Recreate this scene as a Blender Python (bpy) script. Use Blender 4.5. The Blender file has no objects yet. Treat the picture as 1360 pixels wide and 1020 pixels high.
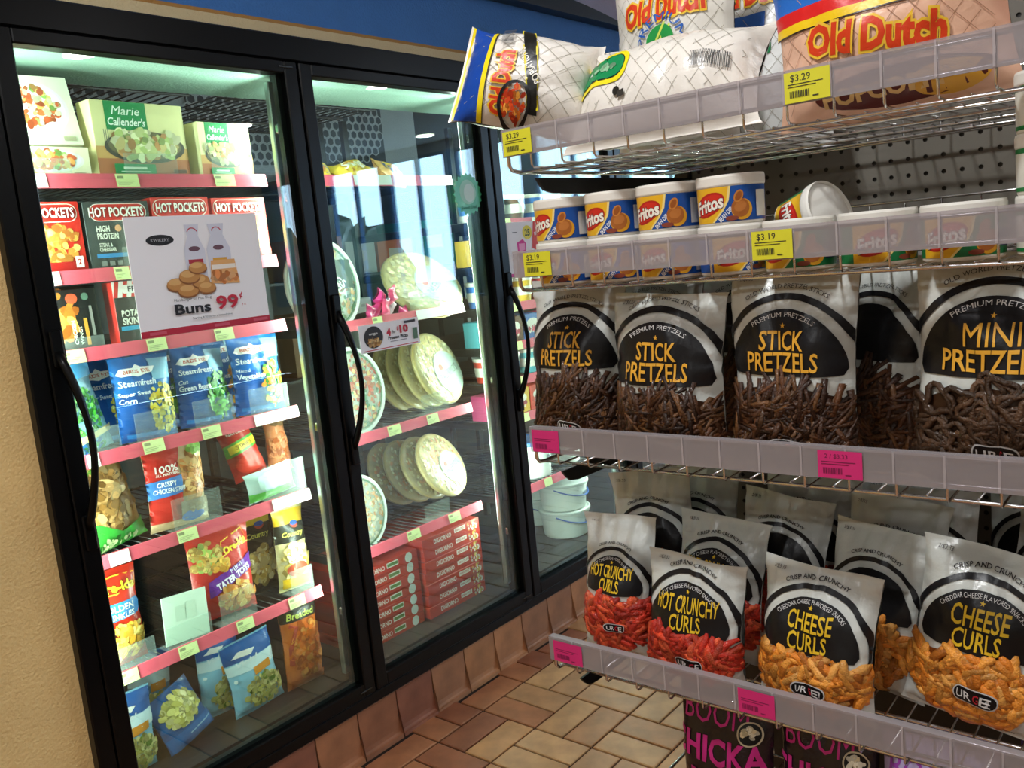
import bpy, math, random
from mathutils import Vector, Matrix, noise, geometry
scene = bpy.context.scene
col = scene.collection
PI = math.pi
rnd = random.Random(7)

# ------------------------------------------------------------------ camera
FOC, CXP, CYP = 1164.92, 680.0, 510.0            # focal length and centre in pixels of the 1360x1020 frame
_dx = Vector((964, -272, FOC)).normalized()      # towards the vanishing point of the freezer line
_dy = Vector((-1419, -40, FOC)).normalized()     # towards the vanishing point of the rack's shelves
_dz = _dx.cross(_dy).normalized(); _dy = _dz.cross(_dx)
CAM = Vector((0, -1.98, 1.44))
def ray(px, py):
    v = Vector((px - CXP, py - CYP, FOC)); return Vector((_dx.dot(v), _dy.dot(v), _dz.dot(v)))
def on_y(px, py, y): r = ray(px, py); return CAM + r * ((y - CAM.y) / r.y)
def on_x(px, py, x): r = ray(px, py); return CAM + r * ((x - CAM.x) / r.x)
def on_z(px, py, z): r = ray(px, py); return CAM + r * ((z - CAM.z) / r.z)
cd = bpy.data.cameras.new('camera'); cam = bpy.data.objects.new('camera', cd); col.objects.link(cam)
M = Matrix(((_dx.x, -_dx.y, -_dx.z), (_dy.x, -_dy.y, -_dy.z), (_dz.x, -_dz.y, -_dz.z)))
cam.matrix_world = Matrix.Translation(CAM) @ M.to_4x4()
cd.sensor_width = 36; cd.lens = FOC / 1360 * 36; cd.clip_start = .02
scene.camera = cam

# ------------------------------------------------------------------ world, light, exposure
scene.view_settings.view_transform = 'Standard'; scene.view_settings.look = 'None'
scene.view_settings.gamma = 1; scene.view_settings.use_curve_mapping = False
scene.view_settings.exposure = 0.0
world = bpy.data.worlds.new('sky'); scene.world = world; world.use_nodes = True
wn = world.node_tree.nodes; bgn = wn['Background']; bgn.inputs[0].default_value = (.62, .80, 1, 1); bgn.inputs[1].default_value = 9.5
scene.cycles.max_bounces = 7; scene.cycles.diffuse_bounces = 3; scene.cycles.glossy_bounces = 3
scene.cycles.transparent_max_bounces = 24; scene.cycles.sample_clamp_indirect = 4
def area(name, loc, rot, sx, sy, power, colr=(1, 1, 1), spread=PI):
    l = bpy.data.lights.new(name, 'AREA'); l.shape = 'RECTANGLE'; l.size = sx; l.size_y = sy; l.energy = power
    l.color = colr; l.spread = spread
    o = bpy.data.objects.new(name, l); col.objects.link(o); o.location = loc; o.rotation_euler = rot; return o
LED = (.92, 1, .94)
Z0L, Z1L = .46, 1.93
LEDP = 16.5
for xm, sides in ((.80, (1,)), (1.567, (-1, 1)), (2.334, (-1, 1)), (3.101, (-1, 1)), (3.868, (-1,))):
    for s in sides:                                # the lamps in the freezer's door posts
        area('door_post_lamp', (xm + s * .034, .068, (Z0L + Z1L) / 2), (PI / 2, 0, -s * 1.5), .022, Z1L - Z0L, LEDP, LED)
LAMPS = [(x, y) for y in (-3.02, -1.35, -4.8) for x in (-1.9, .3, 2.51, 4.75, 7.05)]
def lampw(x, y): return (21 if y > -2 and x < 1 else 0 if y > -2 and x < 5 else 9)
for x, y in LAMPS:                                  # the ceiling's recessed lamps
    w_ = lampw(x, y)
    if w_:
        l = bpy.data.lights.new('ceiling_lamp', 'AREA'); l.shape = 'DISK'; l.size = .17; l.energy = w_; l.color = (.97, .985, 1)
        o = bpy.data.objects.new('ceiling_lamp', l); col.objects.link(o); o.location = (x, y, 2.735)

# ------------------------------------------------------------------ colour and materials
def lin(c): return c / 12.92 if c <= .04045 else ((c + .055) / 1.055) ** 2.4
def C(h, k=1.0):
    if not isinstance(h, str): return h
    h = h.lstrip('#'); return tuple(lin(int(h[i:i + 2], 16) / 255) * k for i in (0, 2, 4))
MATS = {}
def mat(name, rough=.5, metal=0, spec=.5, bump=0, bscale=60, vary=0, vscale=8, clear=0, tint=(1, 1, 1), coat=0, emit=0):
    """colours come from each face's own colour; noise nodes add wear and fine relief; clear = share let through"""
    if name in MATS: return MATS[name]
    m = bpy.data.materials.new(name); m.use_nodes = True; nt = m.node_tree; N = nt.nodes; L = nt.links
    b = N['Principled BSDF']; b.inputs['Roughness'].default_value = rough; b.inputs['Metallic'].default_value = metal
    b.inputs['Specular IOR Level'].default_value = spec; b.inputs['Coat Weight'].default_value = coat
    b.inputs['Coat Roughness'].default_value = .12
    a = N.new('ShaderNodeAttribute'); a.attribute_name = 'Col'; src = a.outputs['Color']
    tc = N.new('ShaderNodeTexCoord')
    if vary:
        nz = N.new('ShaderNodeTexNoise'); nz.inputs['Scale'].default_value = vscale; nz.inputs['Detail'].default_value = 5
        L.new(tc.outputs['Object'], nz.inputs['Vector'])
        hs = N.new('ShaderNodeHueSaturation'); mr = N.new('ShaderNodeMapRange')
        mr.inputs['From Min'].default_value = .3; mr.inputs['From Max'].default_value = .7
        mr.inputs['To Min'].default_value = 1 - vary; mr.inputs['To Max'].default_value = 1 + vary
        L.new(nz.outputs['Fac'], mr.inputs['Value']); L.new(mr.outputs[0], hs.inputs['Value']); L.new(src, hs.inputs['Color']); src = hs.outputs[0]
    L.new(src, b.inputs['Base Color'])
    if emit: L.new(src, b.inputs['Emission Color']); b.inputs['Emission Strength'].default_value = emit
    if bump:
        nz = N.new('ShaderNodeTexNoise'); nz.inputs['Scale'].default_value = bscale; nz.inputs['Detail'].default_value = 4
        L.new(tc.outputs['Object'], nz.inputs['Vector'])
        bp = N.new('ShaderNodeBump'); bp.inputs['Strength'].default_value = bump; bp.inputs['Distance'].default_value = .004
        L.new(nz.outputs['Fac'], bp.inputs['Height']); L.new(bp.outputs[0], b.inputs['Normal'])
    if clear:
        t = N.new('ShaderNodeBsdfTransparent'); t.inputs[0].default_value = (*tint, 1)
        x = N.new('ShaderNodeMixShader'); x.inputs[0].default_value = clear
        L.new(b.outputs[0], x.inputs[1]); L.new(t.outputs[0], x.inputs[2]); L.new(x.outputs[0], N['Material Output'].inputs[0])
    MATS[name] = m; return m
def glass_mat(name, tint, ior=1.5, haze=0.0):
    m = bpy.data.materials.new(name); m.use_nodes = True; nt = m.node_tree; N = nt.nodes; L = nt.links
    t = N.new('ShaderNodeBsdfTransparent'); t.inputs[0].default_value = (*tint, 1)
    g = N.new('ShaderNodeBsdfGlossy'); g.inputs['Roughness'].default_value = .0; g.inputs[0].default_value = (1, 1, 1, 1)
    lw = N.new('ShaderNodeLayerWeight'); lw.inputs[0].default_value = .5           # Schlick reflectance, same from both sides
    pw = N.new('ShaderNodeMath'); pw.operation = 'POWER'; pw.inputs[1].default_value = 5; L.new(lw.outputs['Facing'], pw.inputs[0])
    fr = N.new('ShaderNodeMath'); fr.operation = 'MULTIPLY_ADD'; r0 = ((ior - 1) / (ior + 1)) ** 2
    fr.inputs[1].default_value = 1 - r0; fr.inputs[2].default_value = r0; L.new(pw.outputs[0], fr.inputs[0])
    x = N.new('ShaderNodeMixShader'); L.new(fr.outputs[0], x.inputs[0]); L.new(t.outputs[0], x.inputs[1]); L.new(g.outputs[0], x.inputs[2])
    L.new(x.outputs[0], N['Material Output'].inputs[0]); MATS[name] = m; return m
FILM = mat('printed_film', .27, spec=.5, bump=.8, bscale=34)
FILMD = mat('product_film', .28, spec=.5, bump=.25, bscale=70)
INK = mat('ink', .34, spec=.32, bump=.35, bscale=36)
FOOD = mat('snack_pieces', .45, spec=.4, bump=.6, bscale=400, coat=.25, vary=.18, vscale=120)
CARD = mat('carton_board', .45, bump=.03, bscale=200)
PAPER = mat('paper', .6)
PLAS = mat('plastic', .35)
GLOSS = mat('glossy_black', .3, spec=.22)
PAINT = mat('wall_paint', .7, bump=.8, bscale=140, vary=.05)
METAL = mat('chrome_wire', .22, metal=1)
BLACKM = mat('black_metal', .35, spec=.5)
TILE = mat('quarry_tile', .42, bump=.12, bscale=40, vary=.22, vscale=14)
GROUT = mat('grout', .85, bump=.4, bscale=200)
LIP = mat('frosted_plastic', .25, clear=.52, tint=(.9, .88, .9))
CLEAR = mat('clear_plastic', .12, clear=.90, tint=(.93, .97, .95))
WRAP = mat('cling_film', .15, bump=.6, bscale=60, clear=.86)
LAMPM = mat('lamp_face', .5, emit=9)
GLASS = glass_mat('door_glass', (.93, .985, .955), 1.55)
PANE = glass_mat('window_glass', (.9, .97, 1), 1.3)

# ------------------------------------------------------------------ mesh kit
class MB:
    def __init__(s): s.v = []; s.f = []; s.c = []; s.s = []
    def add(s, vs, fs, c, smooth=False):
        n = len(s.v); s.v += [tuple(v) for v in vs]; c = C(c)
        for f in fs: s.f.append(tuple(i + n for i in f)); s.c.append(c); s.s.append(smooth)
        return s
    def box(s, x0, x1, y0, y1, z0, z1, c, bev=0):
        if bev:
            e = bev; P = []
            for z, k in ((z0, e), (z0 + e, 0), (z1 - e, 0), (z1, e)):
                a, b_, c_, d = x0 + k, x1 - k, y0 + k, y1 - k; q = e if k == 0 else e * .3
                P += [(a + q, c_, z), (b_ - q, c_, z), (b_, c_ + q, z), (b_, d - q, z), (b_ - q, d, z), (a + q, d, z), (a, d - q, z), (a, c_ + q, z)]
            F = [tuple(range(7, -1, -1)), tuple(range(24, 32))]
            for r in range(3):
                for i in range(8): j = (i + 1) % 8; F.append((r * 8 + i, r * 8 + j, r * 8 + 8 + j, r * 8 + 8 + i))
            return s.add(P, F, c)
        P = [(x, y, z) for z in (z0, z1) for x, y in ((x0, y0), (x1, y0), (x1, y1), (x0, y1))]
        return s.add(P, [(3, 2, 1, 0), (4, 5, 6, 7), (0, 1, 5, 4), (1, 2, 6, 5), (2, 3, 7, 6), (3, 0, 4, 7)], c)
    def tube(s, pts, r, c, n=6, closed=False, caps=True):
        pts = [Vector(p) for p in pts]; m = len(pts); V = []; up = Vector((.13, .31, .94))
        for i, p in enumerate(pts):
            if closed: t = pts[(i + 1) % m] - pts[i - 1]
            else: t = pts[min(i + 1, m - 1)] - pts[max(i - 1, 0)]
            t.normalize(); a = t.cross(up)
            if a.length < .1: a = t.cross(Vector((1, 0, 0)))
            a.normalize(); b = t.cross(a); rr = r[i] if isinstance(r, (list, tuple)) else r
            V += [p + (a * math.cos(2 * PI * k / n) + b * math.sin(2 * PI * k / n)) * rr for k in range(n)]
        F = []
        for i in range(m if closed else m - 1):
            j = (i + 1) % m
            for k in range(n): l = (k + 1) % n; F.append((i * n + k, i * n + l, j * n + l, j * n + k))
        if caps and not closed: F += [tuple(range(n - 1, -1, -1)), tuple(range((m - 1) * n, m * n))]
        return s.add(V, F, c, True)
    def lathe(s, prof, n, c, cap=True, cols=None):
        V = [(r * math.cos(2 * PI * k / n), r * math.sin(2 * PI * k / n), z) for r, z in prof for k in range(n)]
        for i in range(len(prof) - 1):
            F = [(i * n + k, i * n + (k + 1) % n, (i + 1) * n + (k + 1) % n, (i + 1) * n + k) for k in range(n)]
            s.add([V[q] for q in range(i * n, (i + 2) * n)], [tuple(a - i * n for a in f) for f in F], cols[i] if cols else c, True)
        if cap:
            s.add(V[:n], [tuple(range(n - 1, -1, -1))], cols[0] if cols else c); s.add(V[-n:], [tuple(range(n))], cols[-1] if cols else c)
        return s
    def mesh(s, name, m):
        me = bpy.data.meshes.new(name); me.from_pydata(s.v, [], s.f)
        at = me.color_attributes.new('Col', 'FLOAT_COLOR', 'CORNER'); d = []
        for f, c in zip(s.f, s.c): d += [c[0], c[1], c[2], 1.0] * len(f)
        at.data.foreach_set('color', d); me.polygons.foreach_set('use_smooth', s.s)
        me.materials.append(m); me.update(); return me
    def build(s, name, m, parent=None, loc=(0, 0, 0), rot=(0, 0, 0)):
        return obj(name, s.mesh(name, m), parent, loc, rot)
def obj(name, me, parent=None, loc=(0, 0, 0), rot=(0, 0, 0)):
    o = bpy.data.objects.new(name, me); col.objects.link(o); o.parent = parent; o.location = loc; o.rotation_euler = rot; return o
def tag(o, label=None, cat=None, group=None, kind=None):
    if label: o['label'] = label
    if cat: o['category'] = cat
    if group: o['group'] = group
    if kind: o['kind'] = kind
    return o
def thing(name, label, cat, loc=(0, 0, 0), rot=(0, 0, 0), group=None):
    return tag(obj(name, None, None, loc, rot), label, cat, group)
def struct(name, mb, m, parent=None): return tag(mb.build(name, m, parent), kind='structure')

# ------------------------------------------------------------------ print: flat shapes and lettering laid on a surface
FONT = {}
def glyphs(t, bold, shear):
    if 'M' in t or 'W' in t: bold = 0     # these letters close up when thickened
    k = (t, bold, shear)
    if k not in FONT:
        cu = bpy.data.curves.new('lettering', 'FONT'); cu.body = t; cu.align_x = 'CENTER'; cu.resolution_u = 2; cu.offset = bold; cu.shear = shear
        o = bpy.data.objects.new('lettering', cu); me = bpy.data.meshes.new_from_object(o)
        vs = [(v.co.x, v.co.y) for v in me.vertices]; fs = [tuple(p.vertices) for p in me.polygons]
        bpy.data.objects.remove(o); bpy.data.curves.remove(cu); bpy.data.meshes.remove(me)
        xs = [v[0] for v in vs] or [0]; mx = (min(xs) + max(xs)) / 2
        FONT[k] = ([(x - mx, y) for x, y in vs], fs, max(max(xs) - min(xs), .01))
    return FONT[k]
CAP = .70
def inside(p, P):
    x, y = p; r = False; j = len(P) - 1
    for i in range(len(P)):
        a, b = P[i], P[j]
        if (a[1] > y) != (b[1] > y) and x < (b[0] - a[0]) * (y - a[1]) / (b[1] - a[1]) + a[0]: r = not r
        j = i
    return r
class Art(MB):
    """everything printed on one face; mp(u, v, lift) gives the point of the surface"""
    def __init__(s, mp, flat=True, eps=None, base=None, grid=.007):
        super().__init__(); s.mp = mp; s.flat = flat; s.eps = eps or (.00012 if flat else .0003); s.o = base or (.0003 if flat else .0007); s.g = grid
    def up(s): s.o += s.eps; return s.o
    def poly(s, P, c):
        o = s.up()
        if s.flat: return s.add([s.mp(u, v, o) for u, v in P], [tuple(range(len(P)))], c)
        Q = []
        for i in range(len(P)):
            a, b = P[i], P[(i + 1) % len(P)]; n = max(1, int(math.hypot(b[0] - a[0], b[1] - a[1]) / s.g))
            Q += [(a[0] + (b[0] - a[0]) * k / n, a[1] + (b[1] - a[1]) * k / n) for k in range(n)]
        x0, x1 = min(q[0] for q in Q), max(q[0] for q in Q); y0, y1 = min(q[1] for q in Q), max(q[1] for q in Q)
        I = []; y = y0 + s.g / 2
        while y < y1:
            x = x0 + s.g / 2
            while x < x1:
                if inside((x, y), Q): I.append((x, y))
                x += s.g
            y += s.g
        R = geometry.delaunay_2d_cdt([Vector(q) for q in Q + I], [], [list(range(len(Q)))], 1, 1e-6)
        return s.add([s.mp(v.x, v.y, o) for v in R[0]], [tuple(f) for f in R[2]], c, True)
    def rect(s, x0, x1, y0, y1, c, r=0, sk=0):
        if r:
            P = []
            for cx, cy, a in ((x1 - r, y0 + r, -PI / 2), (x1 - r, y1 - r, 0), (x0 + r, y1 - r, PI / 2), (x0 + r, y0 + r, PI)):
                P += [(cx + r * math.cos(a + k * PI / 8), cy + r * math.sin(a + k * PI / 8)) for k in range(5)]
        else: P = [(x0, y0), (x1, y0), (x1, y1), (x0, y1)]
        ym = (y0 + y1) / 2
        return s.poly([(x + sk * (y - ym), y) for x, y in P], c)
    def ell(s, cx, cy, rx, ry, c, n=24, rot=0):
        cr, sr = math.cos(rot), math.sin(rot)
        return s.poly([(cx + rx * math.cos(2 * PI * k / n) * cr - ry * math.sin(2 * PI * k / n) * sr, cy + rx * math.cos(2 * PI * k / n) * sr + ry * math.sin(2 * PI * k / n) * cr) for k in range(n)], c)
    def arc(s, cx, cy, r0, r1, a0, a1, c, n=56, ky=1):
        o = s.up(); P = []
        for k in range(n + 1):
            a = a0 + (a1 - a0) * k / n
            P += [s.mp(cx + r * math.sin(a), cy + ky * r * math.cos(a), o) for r in (r0, (r0 + r1) / 2, r1)]
        F = []
        for k in range(n): F += [(3 * k, 3 * k + 3, 3 * k + 4, 3 * k + 1), (3 * k + 1, 3 * k + 4, 3 * k + 5, 3 * k + 2)]
        return s.add(P, F, c, True)
    def line(s, pts, w, c):
        o = s.up(); P = []; n = len(pts)
        for i in range(n):
            a, b = pts[max(i - 1, 0)], pts[min(i + 1, n - 1)]; dx, dy = b[0] - a[0], b[1] - a[1]; l = math.hypot(dx, dy) or 1
            P += [s.mp(pts[i][0] - dy / l * w / 2, pts[i][1] + dx / l * w / 2, o), s.mp(pts[i][0] + dy / l * w / 2, pts[i][1] - dx / l * w / 2, o)]
        return s.add(P, [(2 * i, 2 * i + 1, 2 * i + 3, 2 * i + 2) for i in range(n - 1)], c)
    def star(s, cx, cy, r, c, n=5, k=.42):
        return s.poly([(cx + r * (1 if i % 2 == 0 else k) * math.sin(i * PI / n), cy + r * (1 if i % 2 == 0 else k) * math.cos(i * PI / n)) for i in range(2 * n)], c) if s.flat else \
            s.add([s.mp(cx, cy, s.up())] + [s.mp(cx + r * (1 if i % 2 == 0 else k) * math.sin(i * PI / n), cy + r * (1 if i % 2 == 0 else k) * math.cos(i * PI / n), s.o) for i in range(2 * n)], [(0, i + 1, (i + 1) % (2 * n) + 1) for i in range(2 * n)], c)
    def text(s, t, cx, cy, h, c, fit=None, shear=0, bold=.02, arc=None, rot=0):
        vs, fs, w = glyphs(t, bold, shear); o = s.up(); k = h / CAP; kx = fit / w if fit else k; P = []
        cr, sr = math.cos(rot), math.sin(rot)
        for x, y in vs:
            x *= kx; y = y * k
            if arc: a = x / arc; u, v = cx + (arc + y) * math.sin(a), cy + (arc + y) * math.cos(a)
            else: y -= h / 2; u, v = cx + x * cr - y * sr, cy + x * sr + y * cr
            P.append((u, v))
        if s.flat: return s.add([s.mp(u, v, o) for u, v in P], fs, c)
        T = []; st = [(P[f[0]], P[f[i]], P[f[i + 1]]) for f in fs for i in range(1, len(f) - 1)]      # split long triangles so that they follow the surface
        while st:
            a, b, d = st.pop(); e = [(abs(a[0] - b[0]) + abs(a[1] - b[1]), a, b, d), (abs(b[0] - d[0]) + abs(b[1] - d[1]), b, d, a), (abs(d[0] - a[0]) + abs(d[1] - a[1]), d, a, b)]
            l, a, b, d = max(e)
            if l < .006: T.append((a, b, d)); continue
            m = ((a[0] + b[0]) / 2, (a[1] + b[1]) / 2); st += [(a, m, d), (m, b, d)]
        ix = {}; V = []; F = []
        for t3 in T:
            F.append(tuple(ix.setdefault(q, len(ix)) for q in t3))
        return s.add([s.mp(u, v, o) for u, v in ix], F, c)
    def blobs(s, cx, cy, rx, ry, n, size, pal, ar=1.6, seed=1, top=None):
        R = random.Random(seed)
        for i in range(int(n * 1.9)):
            a = R.uniform(0, 2 * PI); q = math.sqrt(R.random()); x, y = cx + rx * q * math.cos(a), cy + ry * q * math.sin(a)
            if top is not None and y > top: continue
            r = size * .66 * R.uniform(.6, 1.2); th = R.uniform(0, PI); f = R.uniform(1, ar); c = C(R.choice(pal)); k = R.uniform(.5, 1.2); o = s.up() if i % 12 == 0 else s.o + s.eps * (i % 12) / 12
            P = []
            for j in range(8):
                b = 2 * PI * j / 8; m = R.uniform(.8, 1.1); ex, ey = r * f * math.cos(b) * m, r * math.sin(b) * m
                P.append(s.mp(x + ex * math.cos(th) - ey * math.sin(th), y + ex * math.sin(th) + ey * math.cos(th), o))
            s.add(P, [tuple(range(8))], tuple(min(1, z * k) for z in c))
    def barcode(s, x0, x1, y0, y1, c, seed=3):
        R = random.Random(seed); x = x0
        while x < x1: w = R.uniform(.0004, .0014); s.rect(x, min(x + w, x1), y0, y1, c); s.o -= s.eps; x += w + R.uniform(.0004, .0012)
    def piece(s, pts, r, c, n=6, lift=0):
        """a rounded piece (curl, stick) whose path runs over the surface"""
        V = []; m = len(pts)
        for i, (x, y) in enumerate(pts):
            a, b = pts[max(i - 1, 0)], pts[min(i + 1, m - 1)]; dx, dy = b[0] - a[0], b[1] - a[1]; l = math.hypot(dx, dy) or 1
            px, py = -dy / l, dx / l; rr = r[i] if isinstance(r, list) else r
            for k in range(n): q = 2 * PI * k / n; V.append(s.mp(x + px * rr * math.cos(q), y + py * rr * math.cos(q), lift + rr * math.sin(q)))
        F = [(i * n + k, i * n + (k + 1) % n, (i + 1) * n + (k + 1) % n, (i + 1) * n + k) for i in range(m - 1) for k in range(n)]
        F += [tuple(range(n - 1, -1, -1)), tuple(range((m - 1) * n, m * n))]
        return s.add(V, F, c, True)
def front(y=0.0):
    return lambda u, v, o: (u, y - o, v)

class Bag:
    """pillow pouch: local x across, z up, front towards -y; base at z = 0"""
    def __init__(s, w, h, d, seed=1, pinch=.10, lean=0, crush=1.0, seal=.035, fat=.42, sag=0):
        s.w, s.h, s.d, s.seed, s.pinch, s.lean, s.crush, s.seal, s.fat, s.sag = w, h, d, seed, pinch, lean, crush, seal, fat, sag
    def hw(s, t):
        t = min(max(t, 0), 1); return s.w / 2 * (1 - s.pinch * math.sin(PI * t) ** .6)
    def S(s, u, t, side=-1):
        q = min(max((t - s.seal) / (1 - 2 * s.seal), 0), 1)
        g = (q ** s.fat * (1 - q) ** .62) / (s.fat / (s.fat + .62)) ** s.fat / (.62 / (s.fat + .62)) ** .62 if 0 < q < 1 else 0
        au = min(abs(u), 1); T = s.d / 2 * (1 - au ** 2.4) ** .62 * g
        x = u * s.hw(t); z = t * s.h; e = s.seed * 7.3
        n1 = noise.noise(Vector((x * 22 + e, z * 16, side * 3 + e))); n2 = noise.noise(Vector((x * 60 + e, z * 26, side + 9)))
        ed = min(t, 1 - t) * s.h; fold = noise.noise(Vector((x * 95 + e, 2.2 * side, 5))) * math.exp(-ed / .022) * .0035
        sidef = noise.noise(Vector((side * 4, z * 70 + e, 1))) * max(0, au - .55) * .006
        y = T + s.crush * (n1 * .0045 * (.3 + g) + n2 * .0018 + fold + sidef) * (1 if 0 < t < 1 else .3)
        b = s.lean * t * t + noise.noise(Vector((x * 9 + e, t * 3, 4))) * .01 * t * t * s.crush
        return Vector((x, side * max(y, .0006) + b, z + s.sag * (u * u - 1) * t * t * .02))
    def mp(s, uu, vv, o):
        t = vv / s.h; t = min(max(t, .002), .998); u = uu / s.hw(t); u = min(max(u, -.995), .995)
        p = s.S(u, t); a = s.S(u + .02, t) - p; b = s.S(u, t + .012) - p; n = a.cross(b)
        n.normalize(); return p + n * o
    def mesh(s, c, nu=26, nv=34):
        m = MB()
        for side in (-1, 1):
            V = [s.S(-1 + 2 * i / nu, j / nv, side) for j in range(nv + 1) for i in range(nu + 1)]; F = []
            for j in range(nv):
                for i in range(nu):
                    a = j * (nu + 1) + i; f = (a, a + 1, a + nu + 2, a + nu + 1); F.append(f if side < 0 else f[::-1])
            cc = c if not callable(c) else c
            m.add(V, F, c, True)
        # thin edge all round
        return m
    def art(s, grid=.007): return Art(s.mp, False, grid=grid)
def wrot(o, rot): o.rotation_euler = rot; return o
# ------------------------------------------------------------------ the room
X0, X1, Y0, ZC = -3.6, 7.6, -8.6, 2.75
fl = struct('floor', MB().box(X0, X1, Y0, 4.0, -.05, -.006, '2a1c14'), GROUT)
PT, TX, TY = .208, 1.677, -.36
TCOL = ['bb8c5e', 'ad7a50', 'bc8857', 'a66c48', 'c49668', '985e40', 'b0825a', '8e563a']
def tile_mesh(k, c):
    a, b, e, g = PT / 2, PT / 4, .0035, .0035
    m = MB(); m.add([(-a + g, -b + g, -.006), (a - g, -b + g, -.006), (a - g, b - g, -.006), (-a + g, b - g, -.006),
                     (-a + g, -b + g, -.0015), (a - g, -b + g, -.0015), (a - g, b - g, -.0015), (-a + g, b - g, -.0015),
                     (-a + g + e, -b + g + e, 0), (a - g - e, -b + g + e, 0), (a - g - e, b - g - e, 0), (-a + g + e, b - g - e, 0)],
                    [(8, 9, 10, 11)] + [q for i in range(4) for q in ((i, (i + 1) % 4, 4 + (i + 1) % 4, 4 + i), (4 + i, 4 + (i + 1) % 4, 8 + (i + 1) % 4, 8 + i))], c)
    return m.mesh('quarry_tile', TILE)
TM = [tile_mesh(i, c) for i, c in enumerate(TCOL)]
far = MB(); n_t = 0
for i in range(-25, 29):
    for j in range(-39, 2):
        for k in (-1, 1):
            ax = (i + j) % 2 == 0
            cx, cy = TX + (i + .5) * PT, TY + (j + .5) * PT
            if ax: cy += k * PT / 4
            else: cx += k * PT / 4
            if cy > -.03: continue
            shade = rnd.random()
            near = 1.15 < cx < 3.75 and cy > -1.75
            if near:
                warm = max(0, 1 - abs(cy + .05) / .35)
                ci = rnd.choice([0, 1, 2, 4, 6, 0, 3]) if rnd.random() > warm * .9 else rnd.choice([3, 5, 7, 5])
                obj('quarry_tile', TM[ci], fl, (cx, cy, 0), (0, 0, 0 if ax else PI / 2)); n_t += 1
            else:
                hx, hy = (PT / 2, PT / 4) if ax else (PT / 4, PT / 2)
                far.box(cx - hx + .0035, cx + hx - .0035, cy - hy + .0035, cy + hy - .0035, -.006, 0, rnd.choice(TCOL))
tag(far.build('quarry_tiles', TILE, fl), kind='stuff')
ce = struct('ceiling', MB().box(X0, X1, Y0, 2.6, ZC, ZC + .08, 'b9bcc8'), PAINT)
wl = MB()
wl.box(X0, .762, 0, .1, 0, 2.057, 'e4c282'); wl.box(3.90, X1, 0, .1, 0, 2.057, 'e4c282')
wl.box(X0, X1, .002, .1, 2.057, 2.31, '3f7ac4'); wl.box(X0, X1, .002, .1, 2.31, ZC, 'b7b4cf')
wf = struct('wall_freezer', wl, PAINT)
struct('trim_1', MB().box(X0, X1, -.012, .002, 2.057, 2.087, 'd8c59a').box(X0, X1, -.006, .002, 2.087, 2.098, 'b08040'), PAINT)  # beige trim; the ochre strip on top is its shadow gap put into colour
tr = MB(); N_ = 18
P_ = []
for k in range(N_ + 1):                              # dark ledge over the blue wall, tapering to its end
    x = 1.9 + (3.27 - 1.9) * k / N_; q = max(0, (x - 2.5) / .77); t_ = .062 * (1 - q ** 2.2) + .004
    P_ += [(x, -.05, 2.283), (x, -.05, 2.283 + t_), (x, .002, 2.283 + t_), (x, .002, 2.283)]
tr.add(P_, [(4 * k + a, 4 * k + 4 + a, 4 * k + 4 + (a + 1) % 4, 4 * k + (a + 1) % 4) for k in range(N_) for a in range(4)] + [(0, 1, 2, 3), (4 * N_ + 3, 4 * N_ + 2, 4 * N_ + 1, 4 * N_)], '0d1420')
struct('trim_2', tr, BLACKM)
# far wall with the shop windows, and the walls beside and behind the camera
ww = MB(); WY = [(-8.3 + k * 1.12, -8.3 + k * 1.12 + .98) for k in range(6)]
ww.box(X1, X1 + .12, Y0, 0.1, 0, .95, 'cfc3a6'); ww.box(X1, X1 + .12, Y0, .1, 2.64, ZC, '8f99ad')
e_ = [Y0] + [v for w_ in WY for v in w_] + [.1]
for k in range(0, len(e_), 2): ww.box(X1, X1 + .12, e_[k], e_[k + 1], .95, 2.64, '5d86b8')
struct('wall_window', ww, PAINT)
for k, (a, b) in enumerate(WY):
    w_ = struct('window_%d' % (k + 1), MB().box(X1 + .05, X1 + .056, a, b, .95, 2.64, 'ffffff'), PANE)
    fm = MB()
    for ya, yb, za, zb in ((a, a + .03, .95, 2.64), (b - .03, b, .95, 2.64), (a, b, .95, .98), (a, b, 2.61, 2.64), ((a + b) / 2 - .015, (a + b) / 2 + .015, .95, 2.64)): fm.box(X1 + .02, X1 + .09, ya, yb, za, zb, '2d5a94')
    fm.build('window_frame', BLACKM, w_)
struct('wall_left', MB().box(X0 - .1, X0, Y0, .1, 0, ZC, 'cdbf9f'), PAINT)
struct('wall_back', MB().box(X0, X1, Y0 - .1, Y0, 0, ZC, 'c9bda2'), PAINT)
hedge = MB()                                        # dark ground and trees outside the windows
R_ = random.Random(5)
hedge.box(9.5, 40, -40, 30, -.3, -.05, '55585a')
struct('parking_lot', hedge, PAINT)
for k in range(10):
    c0 = Vector((17 + R_.uniform(0, 2), -27 + k * 3.3, 0)); V = []; F = []; n = 12
    hgt = R_.uniform(1.9, 2.9)
    for a in range(7):
        for b in range(n):
            th = 2 * PI * b / n; ph = PI * a / 6; q = 1 + .28 * noise.noise(Vector((b * 1.7 + k * 9, a * 1.9, k)))
            V.append(c0 + Vector((1.2 * math.sin(ph) * math.cos(th) * q, 1.35 * math.sin(ph) * math.sin(th) * q, hgt * .5 * (1 - math.cos(ph)) * q)))
    for a in range(6):
        for b in range(n): F.append((a * n + b, a * n + (b + 1) % n, (a + 1) * n + (b + 1) % n, (a + 1) * n + b))
    t_ = MB().add([v - c0 for v in V], F, '24382c', True).build('tree', FOOD, None, c0)
    tag(t_, 'dark bushy tree outside the shop windows, %s from the far end' % ('first', 'second', 'third', 'fourth', 'fifth', 'sixth', 'seventh', 'eighth', 'ninth', 'tenth')[k], 'tree', 'trees outside the windows')
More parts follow.
